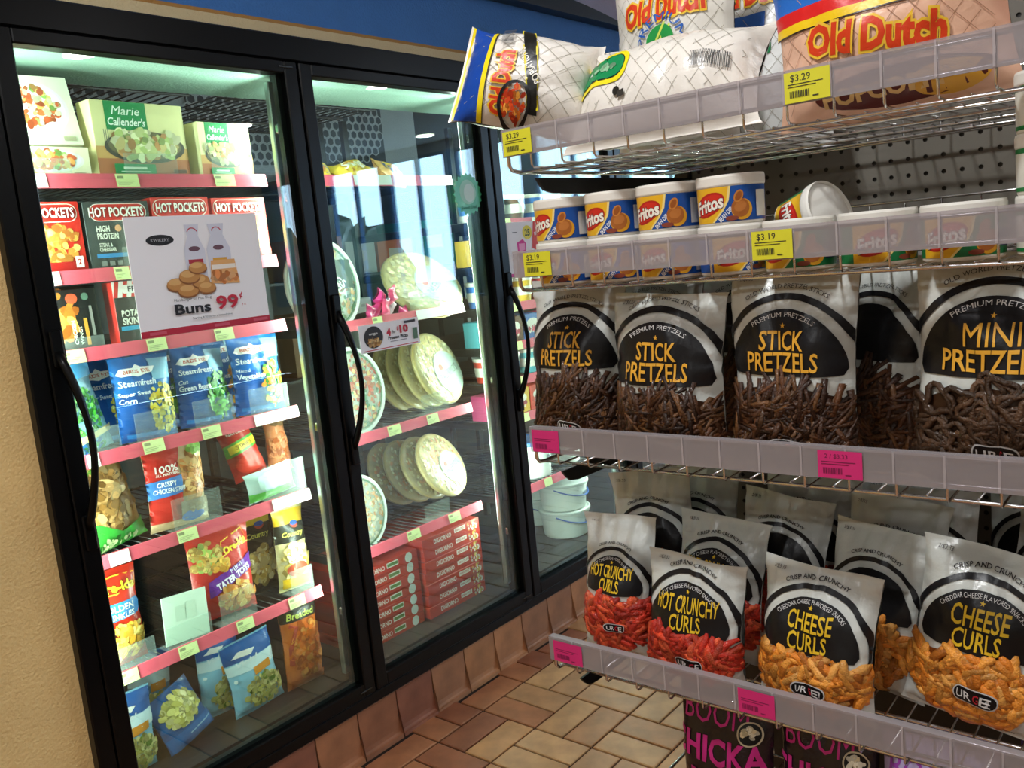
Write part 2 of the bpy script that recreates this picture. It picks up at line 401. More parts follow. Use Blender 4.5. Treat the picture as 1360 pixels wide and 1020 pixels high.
for k, (x, y) in enumerate(LAMPS):
    if not (lampw(x, y)): continue
    t_ = thing('ceiling_light', 'round recessed ceiling lamp, %s along its row, %s from the freezer' % (('first', 'second', 'third', 'fourth', 'fifth')[k % 5], ('second row', 'row nearest', 'third row')[k // 5]), 'ceiling light', (x, y, ZC), (0, 0, 0), 'recessed ceiling lamps')
    MB().lathe([(.095, -.004), (.125, -.004), (.125, 0), (.095, 0)], 28, 'e8e8e8', False).build('trim_ring', PLAS, t_)
    MB().lathe([(.094, -.002), (.094, -.001)], 28, 'fff6e6').build('lamp_face', LAMPM, t_)

# ------------------------------------------------------------------ tile base under the freezer
bb = struct('baseboard_freezer', MB().box(.2, 5.0, -.016, .02, -.006, .146, '2a1d16').box(.2, 5.0, -.010, .01, .146, .1515, 'a58a58'), GROUT)
BCOL = ['a9764f', 'a06a48', '935f42', 'b07a52', '8a5640', '9c6c4c']
PROF = [(0, .149), (-.012, .149), (-.0195, .142), (-.0205, .026), (-.0225, .014), (-.028, .009), (-.035, .0075), (-.0365, -.004)]
def base_tile(c):
    m = MB(); hw = .0752
    V = [(x, y, z) for x in (-hw, hw) for y, z in PROF]; n = len(PROF)
    m.add(V, [(i, i + n, i + n + 1, i + 1) for i in range(n - 1)] + [tuple(range(n)), tuple(range(2 * n - 1, n - 1, -1))], c); return m.mesh('base_tile', TILE)
BM_ = [base_tile(c) for c in BCOL]
for k in range(-8, 22): obj('base_tile', BM_[rnd.randrange(6)], bb, (1.493 + (k + .5) * .155, 0, 0))

# ------------------------------------------------------------------ the freezer
PI2 = .767; XL = [.8 + PI2 * i for i in range(4)]; XE = XL[3] + PI2
BK = '060708'
fz = thing('glass_door_freezer', 'black framed glass door freezer built into the beige wall', 'freezer')
f = MB()
f.box(.762, XE + .04, -.03, .06, 1.990, 2.057, BK, .004); f.box(.762, XE + .04, -.03, .06, .150, .185, BK, .004)
f.box(.762, .803, -.03, .06, .185, 1.99, BK, .004); f.box(XE, XE + .04, -.03, .06, .185, 1.99, BK, .004)
f.build('case_frame', GLOSS, fz)
for i in range(1, 4): MB().box(XL[i] - .028, XL[i] + .028, .012, .06, .185, 1.99, '15181a', .003).build('mullion', GLOSS, fz)
for xm, sd in [(XL[0], (1,)), (XL[1], (-1, 1)), (XL[2], (-1, 1)), (XL[3], (-1, 1)), (XE, (-1,))]:
    for s in sd:
        m = MB(); 
        m.box(xm + s * .034 - .013, xm + s * .034 + .013, .045, .064, .24, 1.95, 'aab6b0', .003)
        m.box(xm + s * .020 - .004, xm + s * .020 + .004, .060, .085, .24, 1.95, '59625e')
        m.build('lamp_channel', mat('aluminium', .28, metal=.9), fz)
# cold room behind
rm = MB()
rm.box(.44, 4.2, .02, 2.6, .12, .2, '23262a'); rm.box(.44, .5, .02, 2.6, .2, 2.5, '6d7376'); rm.box(4.2, 4.26, .02, 2.6, .2, 2.5, '6d7376')
rm.box(.44, 4.26, 2.55, 2.6, .2, 2.5, '80878c'); rm.box(.44, 4.26, .34, 2.6, 2.44, 2.5, '767d82')
rm.box(.5, .8, .02, .06, .2, 2.4, '33383b'); rm.box(XE, 4.2, .02, .06, .2, 2.4, '33383b')
rm.box(.5, 4.2, .02, .34, 1.967, 2.44, '8fb0a2')
rm.build('cold_room_lining', PAINT, fz)
MB().box(.5, 4.2, .062, .8, .2, .212, '191918').build('bottom_deck', BLACKM, fz)
for i in range(4):
    a, b = XL[i] + .004, XL[i] + PI2 - .004; za, zb = .187, 1.988
    m = MB()
    for x0, x1, z0, z1 in ((a, a + .041, za, zb), (b - .041, b, za, zb), (a + .041, b - .041, za, za + .04), (a + .041, b - .041, zb - .032, zb)):
        m.box(x0, x1, -.034, .010, z0, z1, BK, .003)
    for x0, x1, z0, z1 in ((a + .041, a + .046, za + .04, zb - .032), (b - .056, b - .041, za + .04, zb - .032), (a + .041, b - .041, za + .04, za + .05)):
        m.box(x0, x1, -.012, .006, z0, z1, '1f2724')
    d = m.build('door', GLOSS, fz)
    MB().box(a + .035, b - .035, -.012, -.007, za + .034, zb - .026, 'ffffff').box(a + .035, b - .035, .003, .007, za + .034, zb - .026, 'ffffff').build('glass_pane', GLASS, d)
    hz0, hz1 = .925, 1.315; P = []
    for k in range(15):
        q = k / 14; P.append((a + .020 + .022 * math.sin(PI * q), -.036 - .044 * math.sin(PI * q) ** .8, hz0 + (hz1 - hz0) * q))
    h_ = MB().tube(P, [.011 - .0035 * math.sin(PI * k / 14) for k in range(15)], BK, 8)
    h_.box(a + .008, a + .034, -.044, -.033, hz0 - .05, hz0 + .03, BK, .003); h_.box(a + .008, a + .034, -.044, -.033, hz1 - .03, hz1 + .05, BK, .003)
    h_.build('handle', GLOSS, d)
    for z in (za + .02, zb - .016): MB().box(b - .06, b - .015, -.037, -.033, z - .003, z + .003, '50565a', .001).build('hinge_plate', METAL, d)
    for z in (1.64, 1.0, .45, 1.82): MB().box(b - .055, b - .02, .008, .022, z - .012, z + .012, 'a9b0b0', .003).build('door_bracket', METAL, d)
# shelves
RAIL = 'dc5a6c'; TAGC = 'dfe8a4'
BAY = [(.835, 1.517), (1.612, 2.255), (2.378, 2.985), (3.15, 3.80)]
def fshelf(bay, zr, tags=(), ends=0, stops=(), dy=0):
    x0, x1 = BAY[bay]; y0, y1 = .112, .74; m = MB(); zs = zr + .012
    for k in range(24): x = x0 + .01 + (x1 - x0 - .02) * k / 23; m.tube([(x, y0, zs - .003), (x, y1, zs - .003)], .0021, '16181a', 4)
    for y in (y0, .3, .52, y1): m.tube([(x0, y, zs - .008), (x1, y, zs - .008)], .0034, '16181a', 5)
    for x in (x0 + .004, x1 - .004): m.box(x - .002, x + .002, y0, y1, zs - .03, zs - .004, '1a1c1e')
    s = m.build('shelf', BLACKM, fz)
    MB().add([(x0, .098, zr - .0165), (x1, .098, zr - .0165), (x1, .104, zr + .0165), (x0, .104, zr + .0165), (x0, .108, zr - .0165), (x1, .108, zr - .0165), (x1, .108, zr + .0165), (x0, .108, zr + .0165)],
             [(0, 1, 2, 3), (5, 4, 7, 6), (3, 2, 6, 7), (1, 0, 4, 5), (0, 3, 7, 4), (2, 1, 5, 6)], RAIL).build('price_rail', PLAS, s)
    for t in tags:
        xa, xb = t[0], t[1]; c = t[2] if len(t) > 2 else TAGC; q = .003
        A = Art(lambda u, v, o: (u, .0965 + (v - zr + .0165) * .18 - o, v)); A.rect(xa, xb, zr - .0155, zr + .0155, c)
        if c == TAGC and bay < 2:
            A.rect(xa + .004, xa + .02, zr + .004, zr + .011, '8a8f66')
            for l in range(3): A.rect(xa + .004, xb - .012 - .006 * l, zr - .003 - l * .004, zr - .0015 - l * .004, 'a8ae80')
        A.build('price_tag', PAPER, s)
    for xa, xb, h in stops:
        m = MB(); m.box(xa, xb, .110, .1125, zs - .004, zs + h, 'dfe8e4', .001); m.box(xa, xb, .110, .16, zs + .0005, zs + .002, 'dfe8e4'); m.build('product_stop', CLEAR, s)
    return s
def xs(zr, *px):                                      # pixel columns on a rail -> x positions
    out = []
    for p in px:
        r0 = [on_y(p, q, .098) for q in (0, 1020)]; k = (zr - r0[0].z) / (r0[1].z - r0[0].z); out.append(on_y(p, 1020 * k, .098).x)
    return out
def tg(zr, *prs): return [tuple(xs(zr, *p[:2])) + tuple(p[2:]) for p in prs]
WH = 'f4f6ee'
ZA, ZB, ZCc, ZD, ZE, ZF = 1.695, 1.475, 1.293, 1.043, .795, .4975
fshelf(0, ZA, tg(ZA, (33, 62, WH), (154, 184), (285, 312)), stops=[(1.12, 1.26, .055), (1.36, 1.48, .05), (.87, .99, .04)])
fshelf(0, ZB, tg(ZB, (58, 80, WH), (152, 172)), stops=[(1.08, 1.15, .05)])
fshelf(0, ZCc, tg(ZCc, (82, 113), (195, 221), (285, 310)), stops=[(.9, 1.0, .03), (1.12, 1.24, .035)])
fshelf(0, ZD, tg(ZD, (116, 132, WH), (190, 218), (268, 293), (338, 396, WH)), stops=[(.93, 1.0, .06), (1.04, 1.15, .075), (1.2, 1.32, .075), (1.37, 1.5, .075)])
fshelf(0, ZE, tg(ZE, (145, 172, WH), (236, 262), (362, 412, WH)), stops=[(1.1, 1.24, .085), (1.38, 1.52, .10)])
fshelf(0, ZF, tg(ZF, (158, 184), (238, 263), (315, 337), (384, 405)), stops=[(.9, 1.0, .06), (1.19, 1.30, .09), (1.03, 1.16, .06), (1.42, 1.5, .075)])
fshelf(1, 1.695, tg(1.695, (470, 520, WH), (560, 600, WH)))
fshelf(1, 1.258, tg(1.258, (495, 508), (553, 616, WH)), stops=[(2.02, 2.16, .055)])
fshelf(1, .906, tg(.906, (515, 532), (567, 582)), stops=[(2.02, 2.15, .07), (1.72, 1.8, .06)])
fshelf(1, .545, tg(.545, (541, 558), (596, 611)), stops=[(1.98, 2.1, .06)])
for z in (1.54, 1.38, 1.228, 1.083, .949, .807): fshelf(2, z, [(2.50, 2.57), (2.7, 2.78, WH)])
fshelf(2, .525, tg(.525, (723, 733)))
fshelf(3, .53, [(3.3, 3.38)])
# evaporator unit with honeycomb guards, and the posts of the racks
ev = MB(); ev.box(.62, 3.3, 1.25, 1.7, 1.86, 2.40, 'aeb4c4', .01); ev.build('evaporator_case', PAINT, fz)
for gx0, gx1, rd in ((1.28, 1.78, 0), (2.02, 2.42, 0), (2.62, 3.06, 1)):
    MB().box(gx0, gx1, 1.243, 1.25, 1.9, 2.32, '3f4654').build('fan_opening', BLACKM, fz)
    hx = MB(); rr = .024; cxg, czg = (gx0 + gx1) / 2, 2.11; dxh = rr * math.sqrt(3)
    for j in range(int(.42 / (rr * 1.5)) + 1):
        for i in range(int((gx1 - gx0) / dxh) + 1):
            cx, cz = gx0 + i * dxh + (j % 2) * dxh / 2, 1.9 + j * rr * 1.5
            if cx > gx1: continue
            if rd and math.hypot(cx - cxg, cz - czg) > .21: continue
            V = []
            for q in (rr * .99, rr * .74): V += [(cx + q * math.sin(PI / 3 * k), 1.238, cz + q * math.cos(PI / 3 * k)) for k in range(6)]
            hx.add(V, [(k, 6 + k, 6 + (k + 1) % 6, (k + 1) % 6) for k in range(6)], 'b9bfd0')
    hx.build('fan_guard', PLAS, fz)
for i in range(4):
    for x in BAY[i]:
        for y in (.13, .735): MB().box(x - .012, x + .012, y, y + .022, .21, 2.0 if y > .5 else 1.0 if i < 0 else .21 + .0, '101214').build('rack_post', BLACKM, fz) if y > .5 else None
# dark upper wire racks over the first two bays
for x0, x1 in (BAY[0], BAY[1]):
    m = MB()
    for k in range(20): x = x0 + (x1 - x0) * k / 19; m.tube([(x, .42, 1.985), (x, .95, 1.985)], .0025, '1d2127', 4)
    for y in (.42, .6, .78, .95): m.tube([(x0, y, 1.98), (x1, y, 1.98)], .004, '1d2127', 5)
    m.build('top_rack', BLACKM, fz)

# ------------------------------------------------------------------ the snack rack (shelves run away from the freezer)
GX, GL, GR, GB = 1.0, -1.178, -2.40, 1.48
DECK = [1.551, 1.381, 1.123, .793, .452]
gd = thing('snack_rack', 'chrome wire display rack with frosted plastic lips facing the freezer aisle', 'display rack')
pg = MB(); dk = .0254; nz0, nz1 = 0, 40; ny = 47
for iz in range(nz1):
    for iy in range(ny):
        y0, z0 = GL - .012 - (iy + 1) * dk, .72 + iz * dk; cy, cz = y0 + dk / 2, z0 + dk / 2
        sq = [(y0, z0), (cy, z0), (y0 + dk, z0), (y0 + dk, cz), (y0 + dk, z0 + dk), (cy, z0 + dk), (y0, z0 + dk), (y0, cz)]
        ho = [(cy + .0036 * math.cos(-3 * PI / 4 + k * PI / 4), cz + .0036 * math.sin(-3 * PI / 4 + k * PI / 4)) for k in range(8)]
        if (iz + iy) % 1 == 0: pg.add([(GB, y, z) for y, z in sq + ho], [(k, 8 + k, 8 + (k + 1) % 8, (k + 1) % 8) for k in range(8)], '716d64')
pg.build('pegboard', CARD, gd)
MB().box(GB + .004, GB + .02, GR, GL - .012, .1, 1.75, '26241f').build('back_board', BLACKM, gd)
for y in (GL - .02, GR + .02): MB().box(GB - .012, GB + .03, y - .015, y + .015, 0, 1.76, '1b1c1d', .003).build('upright', BLACKM, gd)
MB().box(1.02, GB + .02, GR, GL, .0, .12, '2a2a2b', .004).build('kick_base', BLACKM, gd)
wm = MB(); CH = 'dedede'
NP = 23; PY = [GL - .040 - k * .0525 for k in range(NP)]
for y in PY:
    wm.tube([(GX, y, .050), (GX, y, .004), (GX + .004, y, 0), (GX + .03, y, 0), (GB - .03, y, 0), (GB - .03, y, .075)], .0016, CH, 5)
    wm.tube([(GX + .02, y - .02625, 0), (GB - .03, y - .02625, 0)], .0014, CH, 5)
wm.tube([(GX - .002, GL, .021), (GX - .002, GR, .021)], .0026, CH, 6); wm.tube([(GX + .002, GL, .050), (GX + .002, GR, .050)], .002, CH, 6)
for x in (GX + .022, GX + .11, GX + .21, GX + .31, GX + .41, GB - .03): wm.tube([(x, GL, -.003), (x, GR, -.003)], .0026, CH, 6)
wm.tube([(GB - .03, GL, .075), (GB - .03, GR, .075)], .0022, CH, 6)
for y in (GL, GR): wm.tube([(GX, y, .052), (GX, y, .006), (GX + .006, y, 0), (GX + .02, y, -.002), (GB - .02, y, -.002)], .003, CH, 7)
wme = wm.mesh('wire_shelf', METAL)
lp = MB(); lp.box(GX - .008, GX - .0055, GR, GL + .004, .018, .053, 'b0aaac'); lp.box(GX - .008, GX + .004, GR, GL + .004, .053, .056, 'bdb6b8')
for y in PY: lp.box(GX - .0092, GX - .008, y - .0012, y + .0012, .019, .055, 'd8d2d4')
lme = lp.mesh('front_lip', LIP)
br = MB(); ZS = [(1.02, -.024), (1.03, -.032), (1.05, -.036), (1.47, -.044), (1.47, -.014), (1.012, -.014)]
br.add([(x, y, z) for y in (-.002, .002) for x, z in ZS], [tuple(range(6)), tuple(range(11, 5, -1))] + [(k, 6 + k, 6 + (k + 1) % 6, (k + 1) % 6) for k in range(6)], '131415')
brme = br.mesh('shelf_bracket', BLACKM)
YEL, PNK = 'dcd82c', 'd62878'
def price(sh, ya, yb, z0, z1, kind, txt):
    A = Art(lambda u, v, o: (GX - .0094 - o, -u, v)); a, b = -ya, -yb; w = b - a; h = z1 - z0
    A.rect(a, b, z0, z1, YEL if kind == 'y' else PNK); k = '22221a' if kind == 'y' else '7a1048'
    if txt: A.text(txt, a + w * (.36 if kind == 'y' else .42), z1 - h * .2, h * .22 if kind == 'y' else h * .16, k, bold=.01)
    A.rect(a + w * .08, a + w * .85, z1 - h * .42, z1 - h * .39, k); A.rect(a + w * .08, a + w * .7, z1 - h * .50, z1 - h * .475, k)
    A.barcode(a + w * .12, a + w * .55, z0 + h * .16, z0 + h * .38, k); A.rect(a + w * .62, a + w * .75, z0 + h * .12, z0 + h * .16, k)
    A.build('price_tag', PAPER, sh)
TG = [[(-1.178, -1.228, 'y', '$3.29'), (-1.587, -1.638, 'y', '$3.29'), (-1.838, -1.888, 'y', '$3.29')], [(-1.195, -1.243, 'y', '$3.19'), (-1.539, -1.588, 'y', '$3.19')],
      [(-1.180, -1.229, 'p', ''), (-1.606, -1.657, 'p', '2 / $3.33')], [(-1.183, -1.236, 'p', ''), (-1.486, -1.536, 'p', '')], []]
for i, z in enumerate(DECK):
    sh = obj('wire_shelf', wme, gd, (0, 0, z)); obj('front_lip', lme, sh)
    for y in (() if i == 1 else (GL - .035, GR + .035)): obj('shelf_bracket', brme, sh, (0, y, 0))
    for ya, yb, k, t in TG[i]: price(sh, ya, yb, .0195, .0525, k, t)
#=====PART3=====
# ------------------------------------------------------------------ snack bags
def food(A, kind, w, h, seed, c):
    R = random.Random(seed); m = MB()
    B = Art(A.mp, False)
    cx = 0; lo = .02 if kind in ('stick', 'mini') else .085
    def ok(x, y):
        a = abs(x) / (.455 * w)
        if a > 1: return False
        top = (.455 if kind in ('stick', 'mini') else .462) - .09 * a * a + .015 * math.sin(x * 60 + seed); bot = lo + (.16 if lo > .05 else .03) * a ** 2.2
        return bot * h < y < top * h
    UB = [(i / 12 * .462 * w, (lo + (.16 if lo > .05 else .03) * abs(i / 12) ** 2.2) * h) for i in range(-12, 13)]
    UT = [(i / 12 * .462 * w, (.455 - .09 * (i / 12) ** 2) * h) for i in range(12, -13, -1)]
    A.poly(UB + UT, {'stick': '2e170a', 'mini': '331d10', 'hot': '5a100a', 'cheese': '7a3c0c'}[kind])
    n = {'stick': 330, 'mini': 75, 'hot': 190, 'cheese': 175}[kind]; k = 0; tries = 0
    while k < n and tries < 6000:
        tries += 1; x, y = R.uniform(-.46, .46) * w, R.uniform(lo, .53) * h
        if not ok(x, y): continue
        k += 1; lift = R.uniform(.000, .0035); v = R.uniform(.55, 1.25); cc = tuple(min(1, z * v) for z in C(R.choice(c)))
        if kind == 'stick':
            a = R.gauss(.7, .8) if y < .36 * h else R.choice((1.1, 1.9, 1.5, .9)) + R.gauss(0, .25); L = R.uniform(.014, .027)
            P = [(x + math.cos(a) * L * q, y + math.sin(a) * L * q) for q in (-1, 0, 1)]
            P = [(max(-.48 * w, min(.48 * w, p)), max(.01 * h, q)) for p, q in P]; B.piece(P, .0030, cc, 5, lift)
        elif kind == 'mini':
            a = R.uniform(0, 6.28); q0 = R.uniform(.013, .016); ca, sa = math.cos(a), math.sin(a); P = []
            for t in range(17):
                th = t / 16 * 2 * PI; r = q0 * (1 + .25 * math.cos(3 * th)); X, Y = r * math.cos(th), r * math.sin(th); P.append((x + X * ca - Y * sa, y + X * sa + Y * ca))
            B.piece(P, .0036, cc, 5, lift + .001)
        else:
            a = R.uniform(0, PI); L = R.uniform(.012, .019); b = R.uniform(-.35, .35); P = []; r0 = .0056 if kind == 'cheese' else .0050
            rad = []
            for t in range(6):
                q = t / 2.5 - 1; ang = a + b * q; P.append((x + math.cos(ang) * L * q, y + math.sin(ang) * L * q)); rad.append(r0 * (.45 if t in (0, 5) else R.uniform(.85, 1.15)))
            B.piece(P, rad, cc, 6, lift)
    return B
GOLD = 'e2a83a'; GOLDY = 'e6bf2e'
def urge_bag(kind, label, x, px, z, w, h, d=.07, rz=0, rx=-.08, ry=0, seed=1, full=True, lean=.012, group=None):
    y = px if px < 0 else on_x(px, 480 if z > 1 else 830, x - d * .3).y
    nm = 'pretzel_bag' if kind in ('stick', 'mini') else 'cheese_snack_bag'
    t = thing(nm, label, 'snack bag', (x, y, z), (rx, ry, -PI / 2 + rz), group)
    bg = Bag(w, h, d, seed, pinch=.10, lean=lean, crush=2.0, fat=.40)
    bg.mesh('c9cdc8', 36, 46).build('pouch', FILM, t)
    A = bg.art()
    pal = {'stick': ['3c200e', '482810', '553014', '30190a', '64401f'], 'mini': ['46301e', '543a26', '3a2616'], 'hot': ['c83420', 'd84426', 'b82a1a', 'e05a34'], 'cheese': ['e08a2c', 'e89a3c', 'd67c22', 'eba650']}[kind]
    tag(food(A, kind, w, h, seed * 13 + 5, pal).build({'stick': 'pretzel_sticks', 'mini': 'mini_pretzels'}.get(kind, 'cheese_curls'), FOOD, t), kind='stuff')
    cx, cy = 0, (.53 if kind in ('stick', 'mini') else .505) * h; s = w; tcol = GOLD if kind in ('stick', 'mini') else GOLDY
    k = 1.0
    if kind in ('stick', 'mini'): k = 1.1
    A.arc(cx, cy, .435 * s * k, .475 * s * k, -1.75, 1.75, '17171a', ky=1.02)
    P = [(cx + .385 * k * s * math.sin(-PI / 2 + PI * i / 24), cy + .385 * k * s * math.cos(-PI / 2 + PI * i / 24)) for i in range(25)] + [(cx + .36 * k * s, cy - .05 * s), (cx - .36 * k * s, cy - .05 * s)]
    A.poly(P, '131316')
    up, mid = (('OLD WORLD PRETZEL STICKS', 'PREMIUM PRETZELS') if kind in ('stick', 'mini') else ('CRISP AND CRUNCHY', 'HOT CHEESE FLAVORED SNACKS' if kind == 'hot' else 'CHEDDAR CHEESE FLAVORED SNACKS'))
    A.text(up, cx, cy, .030 * s, '2c2c30', fit=.62 * s if kind in ('stick', 'mini') else .5 * s, arc=.515 * s * k, bold=.015)
    A.text('2/$3.33', -.33 * s, .945 * h, .026 * s, '4a4a4e', bold=0)
    if full:
        A.text(mid, cx, cy, .032 * s, 'd8d8d8', fit=.46 * s if kind in ('stick', 'mini') else .56 * s, arc=.335 * s * k, bold=.0)
        A.star(cx, cy + .308 * s, .020 * s, tcol)
        a, b, fa, fb = {'stick': ('STICK', 'PRETZELS', .33, .52), 'mini': ('MINI', 'PRETZELS', .30, .54), 'hot': ('HOT CRUNCHY', 'CURLS', .58, .28), 'cheese': ('CHEESE', 'CURLS', .36, .30)}[kind]
        hh = .135 * s if kind == 'hot' else .135 * s
        A.text(a, cx, cy + .205 * s, hh, tcol, fit=fa * s, bold=.015); A.text(b, cx, cy + .052 * s, hh, tcol, fit=fb * s, bold=.015)
    A.build('printed_front', INK, t)
    if full:
        B = Art(bg.mp, False, base=.0085); by = .255 * h if kind not in ('stick', 'mini') else (.115 * h + .02 if kind == 'mini' else .09 * h + .02); bx = .04 * s if kind != 'hot' else .06 * s
        bw, bh = .125 * s, .048 * s
        B.rect(bx - bw - .007 * s, bx + bw + .007 * s, by - bh - .007 * s, by + bh + .007 * s, 'd6d6d6', r=bh); B.rect(bx - bw, bx + bw, by - bh, by + bh, '111114', r=bh * .95)
        for ch, dx, c in (('U', -.078, 'e4e4e4'), ('R', -.026, 'e4e4e4'), ('G', .028, 'c02838'), ('E', .079, 'e4e4e4')): B.text(ch, bx + dx * s, by, .056 * s, c, fit=.043 * s, bold=.012)
        B.build('brand_badge', INK, t)
        if kind in ('hot', 'cheese'): A2 = bg.art(); A2.text('NET WT. 7.5 oz (213g)', bx + .06 * s, .045 * h, .022 * s, '3a3a3e', fit=.36 * s, bold=0); A2.build('weight_print', INK, t)
    return t
D3, D4, D5 = DECK[2] + .002, DECK[3] + .002, DECK[4] + .002
G3, G4 = 'pretzel bags on the third shelf', 'cheese snack bags on the lowest open shelf'
ub = urge_bag
ub('stick', 'stick pretzel bag at the left end of its shelf, above the pink price tag', 1.085, 751, D3, .168, .262, .075, .05, -.02, .02, 3, group=G3)
ub('stick', 'slumped stick pretzel bag second from the left end, its top folded forward', 1.064, 872, D3, .180, .236, .085, .02, .03, .03, 4, group=G3)
ub('stick', 'tallest stick pretzel bag, third from the left, over the frosted lip', 1.072, 1040, D3, .172, .261, .085, -.02, .02, .02, 5, group=G3)
ub('mini', 'mini pretzel bag with knotted pretzels at the right edge of the photo', 1.075, 1316, D3, .182, .262, .085, -.04, .0, .02, 6, group=G3)
ub('stick', 'stick pretzel bag turned edge-on between the tallest bag and the mini pretzels', 1.165, 1150, D3, .150, .262, .06, -.42, -.05, .03, 7, False, group=G3)
ub('stick', 'dark stick pretzel bag behind the one turned edge-on', 1.245, 1178, D3, .150, .262, .06, -.3, -.05, 0, 8, False, group=G3)
ub('stick', 'stick pretzel bag standing behind the gap between the two leftmost bags', 1.185, 858, D3, .165, .262, .065, .05, -.10, 0, 9, False, group=G3)
ub('stick', 'stick pretzel bag behind the slumped bag, only its white top showing', 1.215, 985, D3, .165, .264, .065, 0, -.1, 0, 10, False, group=G3)
ub('stick', 'stick pretzel bag at the back of the shelf against the pegboard', 1.33, -1.42, D3, .165, .25, .06, 0, -.1, 0, 11, False, group=G3)
ub('hot', 'narrow hot crunchy curls bag with fiery red curls at the left end', 1.085, 812, D4, .126, .222, .07, .10, -.10, .0, 13, group=G4)
ub('hot', 'hot crunchy curls bag in front, second from the left end', 1.070, 911, D4, .158, .186, .08, .02, .02, .04, 14, group=G4)
ub('cheese', 'orange cheese curls bag third from the left, above the pink price tag', 1.072, 1069, D4, .162, .198, .085, -.05, -.02, .05, 15, group=G4)
ub('cheese', 'large cheese curls bag at the right edge of the photo, tilted sideways', 1.115, 1282, D4 + .012, .172, .222, .085, -.06, -.06, .12, 16, group=G4)
ub('hot', 'hot curls bag directly behind the front hot crunchy curls bag', 1.155, 942, D4, .155, .215, .06, -.05, -.10, .05, 17, group=G4)
ub('cheese', 'cheese curls bag directly behind the third bag from the left', 1.168, 1150, D4, .150, .225, .06, -.25, -.08, .04, 18, False, group=G4)
ub('cheese', 'cheese curls bag half hidden, second behind the third bag from the left', 1.238, 1172, D4, .155, .245, .055, -.2, -.12, .03, 19, False, group=G4)
rest = [(1.215, -1.25, 20, 'hot'), (1.235, -1.435, 21, 'hot'), (1.285, -1.285, 22, 'hot'), (1.305, -1.440, 23, 'hot'), (1.325, -1.63, 24, 'cheese'), (1.355, -1.26, 25, 'hot'), (1.385, -1.425, 26, 'hot'), (1.395, -1.607, 27, 'cheese'), (1.31, -1.80, 28, 'cheese'), (1.39, -1.775, 29, 'cheese')]
wh = ['just behind the leftmost curls bag', 'in the second row near the middle', 'in the third row on the left', 'in the third row behind the hot curls', 'in the third row near the middle', 'in the back row at the far left', 'in the back row second from the left', 'in the back row in the middle', 'in the third row on the right', 'in the back row on the right']
for (x, y, sd, k), w_ in zip(rest, wh):
    ub(k, 'grey topped curls bag %s' % w_, x, y, D4, .155, .235 + .012 * (sd % 3), .055, .12 * ((sd * 37) % 7 - 3) / 3, -.10, .06 * ((sd * 53) % 5 - 2), sd, False, group=G4)
# dark popcorn bags under the lowest open shelf
def pop_bag(label, x, y, w, h, c, ink, lines, seed, rz=0):
    t = thing('popcorn_bag', label, 'popcorn bag', (x, y, D5), (-.04, 0, -PI / 2 + rz), 'popcorn bags on the bottom shelf')
    bg = Bag(w, h, .08, seed, pinch=.05); bg.mesh(c, 24, 40).build('pouch', FILM, t); A = bg.art()
    for k, l in enumerate(lines): A.text(l, -.06 * w, h * .86 - k * .17 * h, .115 * h, ink, fit=w * .2 * len(l) * .86, bold=.03)
    A.ell(.3 * w, .8 * h, .12 * w, .11 * w, '0c0a0c'); A.arc(.3 * w, .8 * h, .1 * w, .115 * w, -PI, PI, 'b8a98c'); A.blobs(.3 * w, .8 * h, .07 * w, .06 * w, 8, .006, ['e8e0c8', 'd8c8a0'], seed=seed)
    A.arc(.16 * w, .50 * h, .13 * w, .145 * w, -PI, PI, '9a917c'); A.text('WHOLE', .33 * w, .62 * h, .02 * h, '7c8a50'); A.text('GRAIN', .33 * w, .585 * h, .02 * h, '7c8a50')
    A.build('printed_front', INK, t); return t
pop_bag('black popcorn bag with magenta lettering, leftmost on the bottom shelf', 1.10, -1.405, .15, .325, '1d1319', 'c0287c', ['BOOM', 'CHICKA', 'POP'], 31)
pop_bag('black popcorn bag with magenta lettering, second on the bottom shelf', 1.11, -1.555, .14, .32, '1d1319', 'c0287c', ['BOOM', 'CHICKA', 'POP'], 32)
pop_bag('lilac popcorn bag with purple lettering on the bottom shelf', 1.10, -1.70, .14, .318, 'a99cc6', '8a3a9c', ['BOOM', 'CHICKA', 'POP'], 33)
pop_bag('purple popcorn bag with magenta lettering, rightmost on the bottom shelf', 1.17, -1.86, .16, .322, '4a3f6a', 'd02c80', ['BOOM', 'CHICKA', 'POP'], 34)

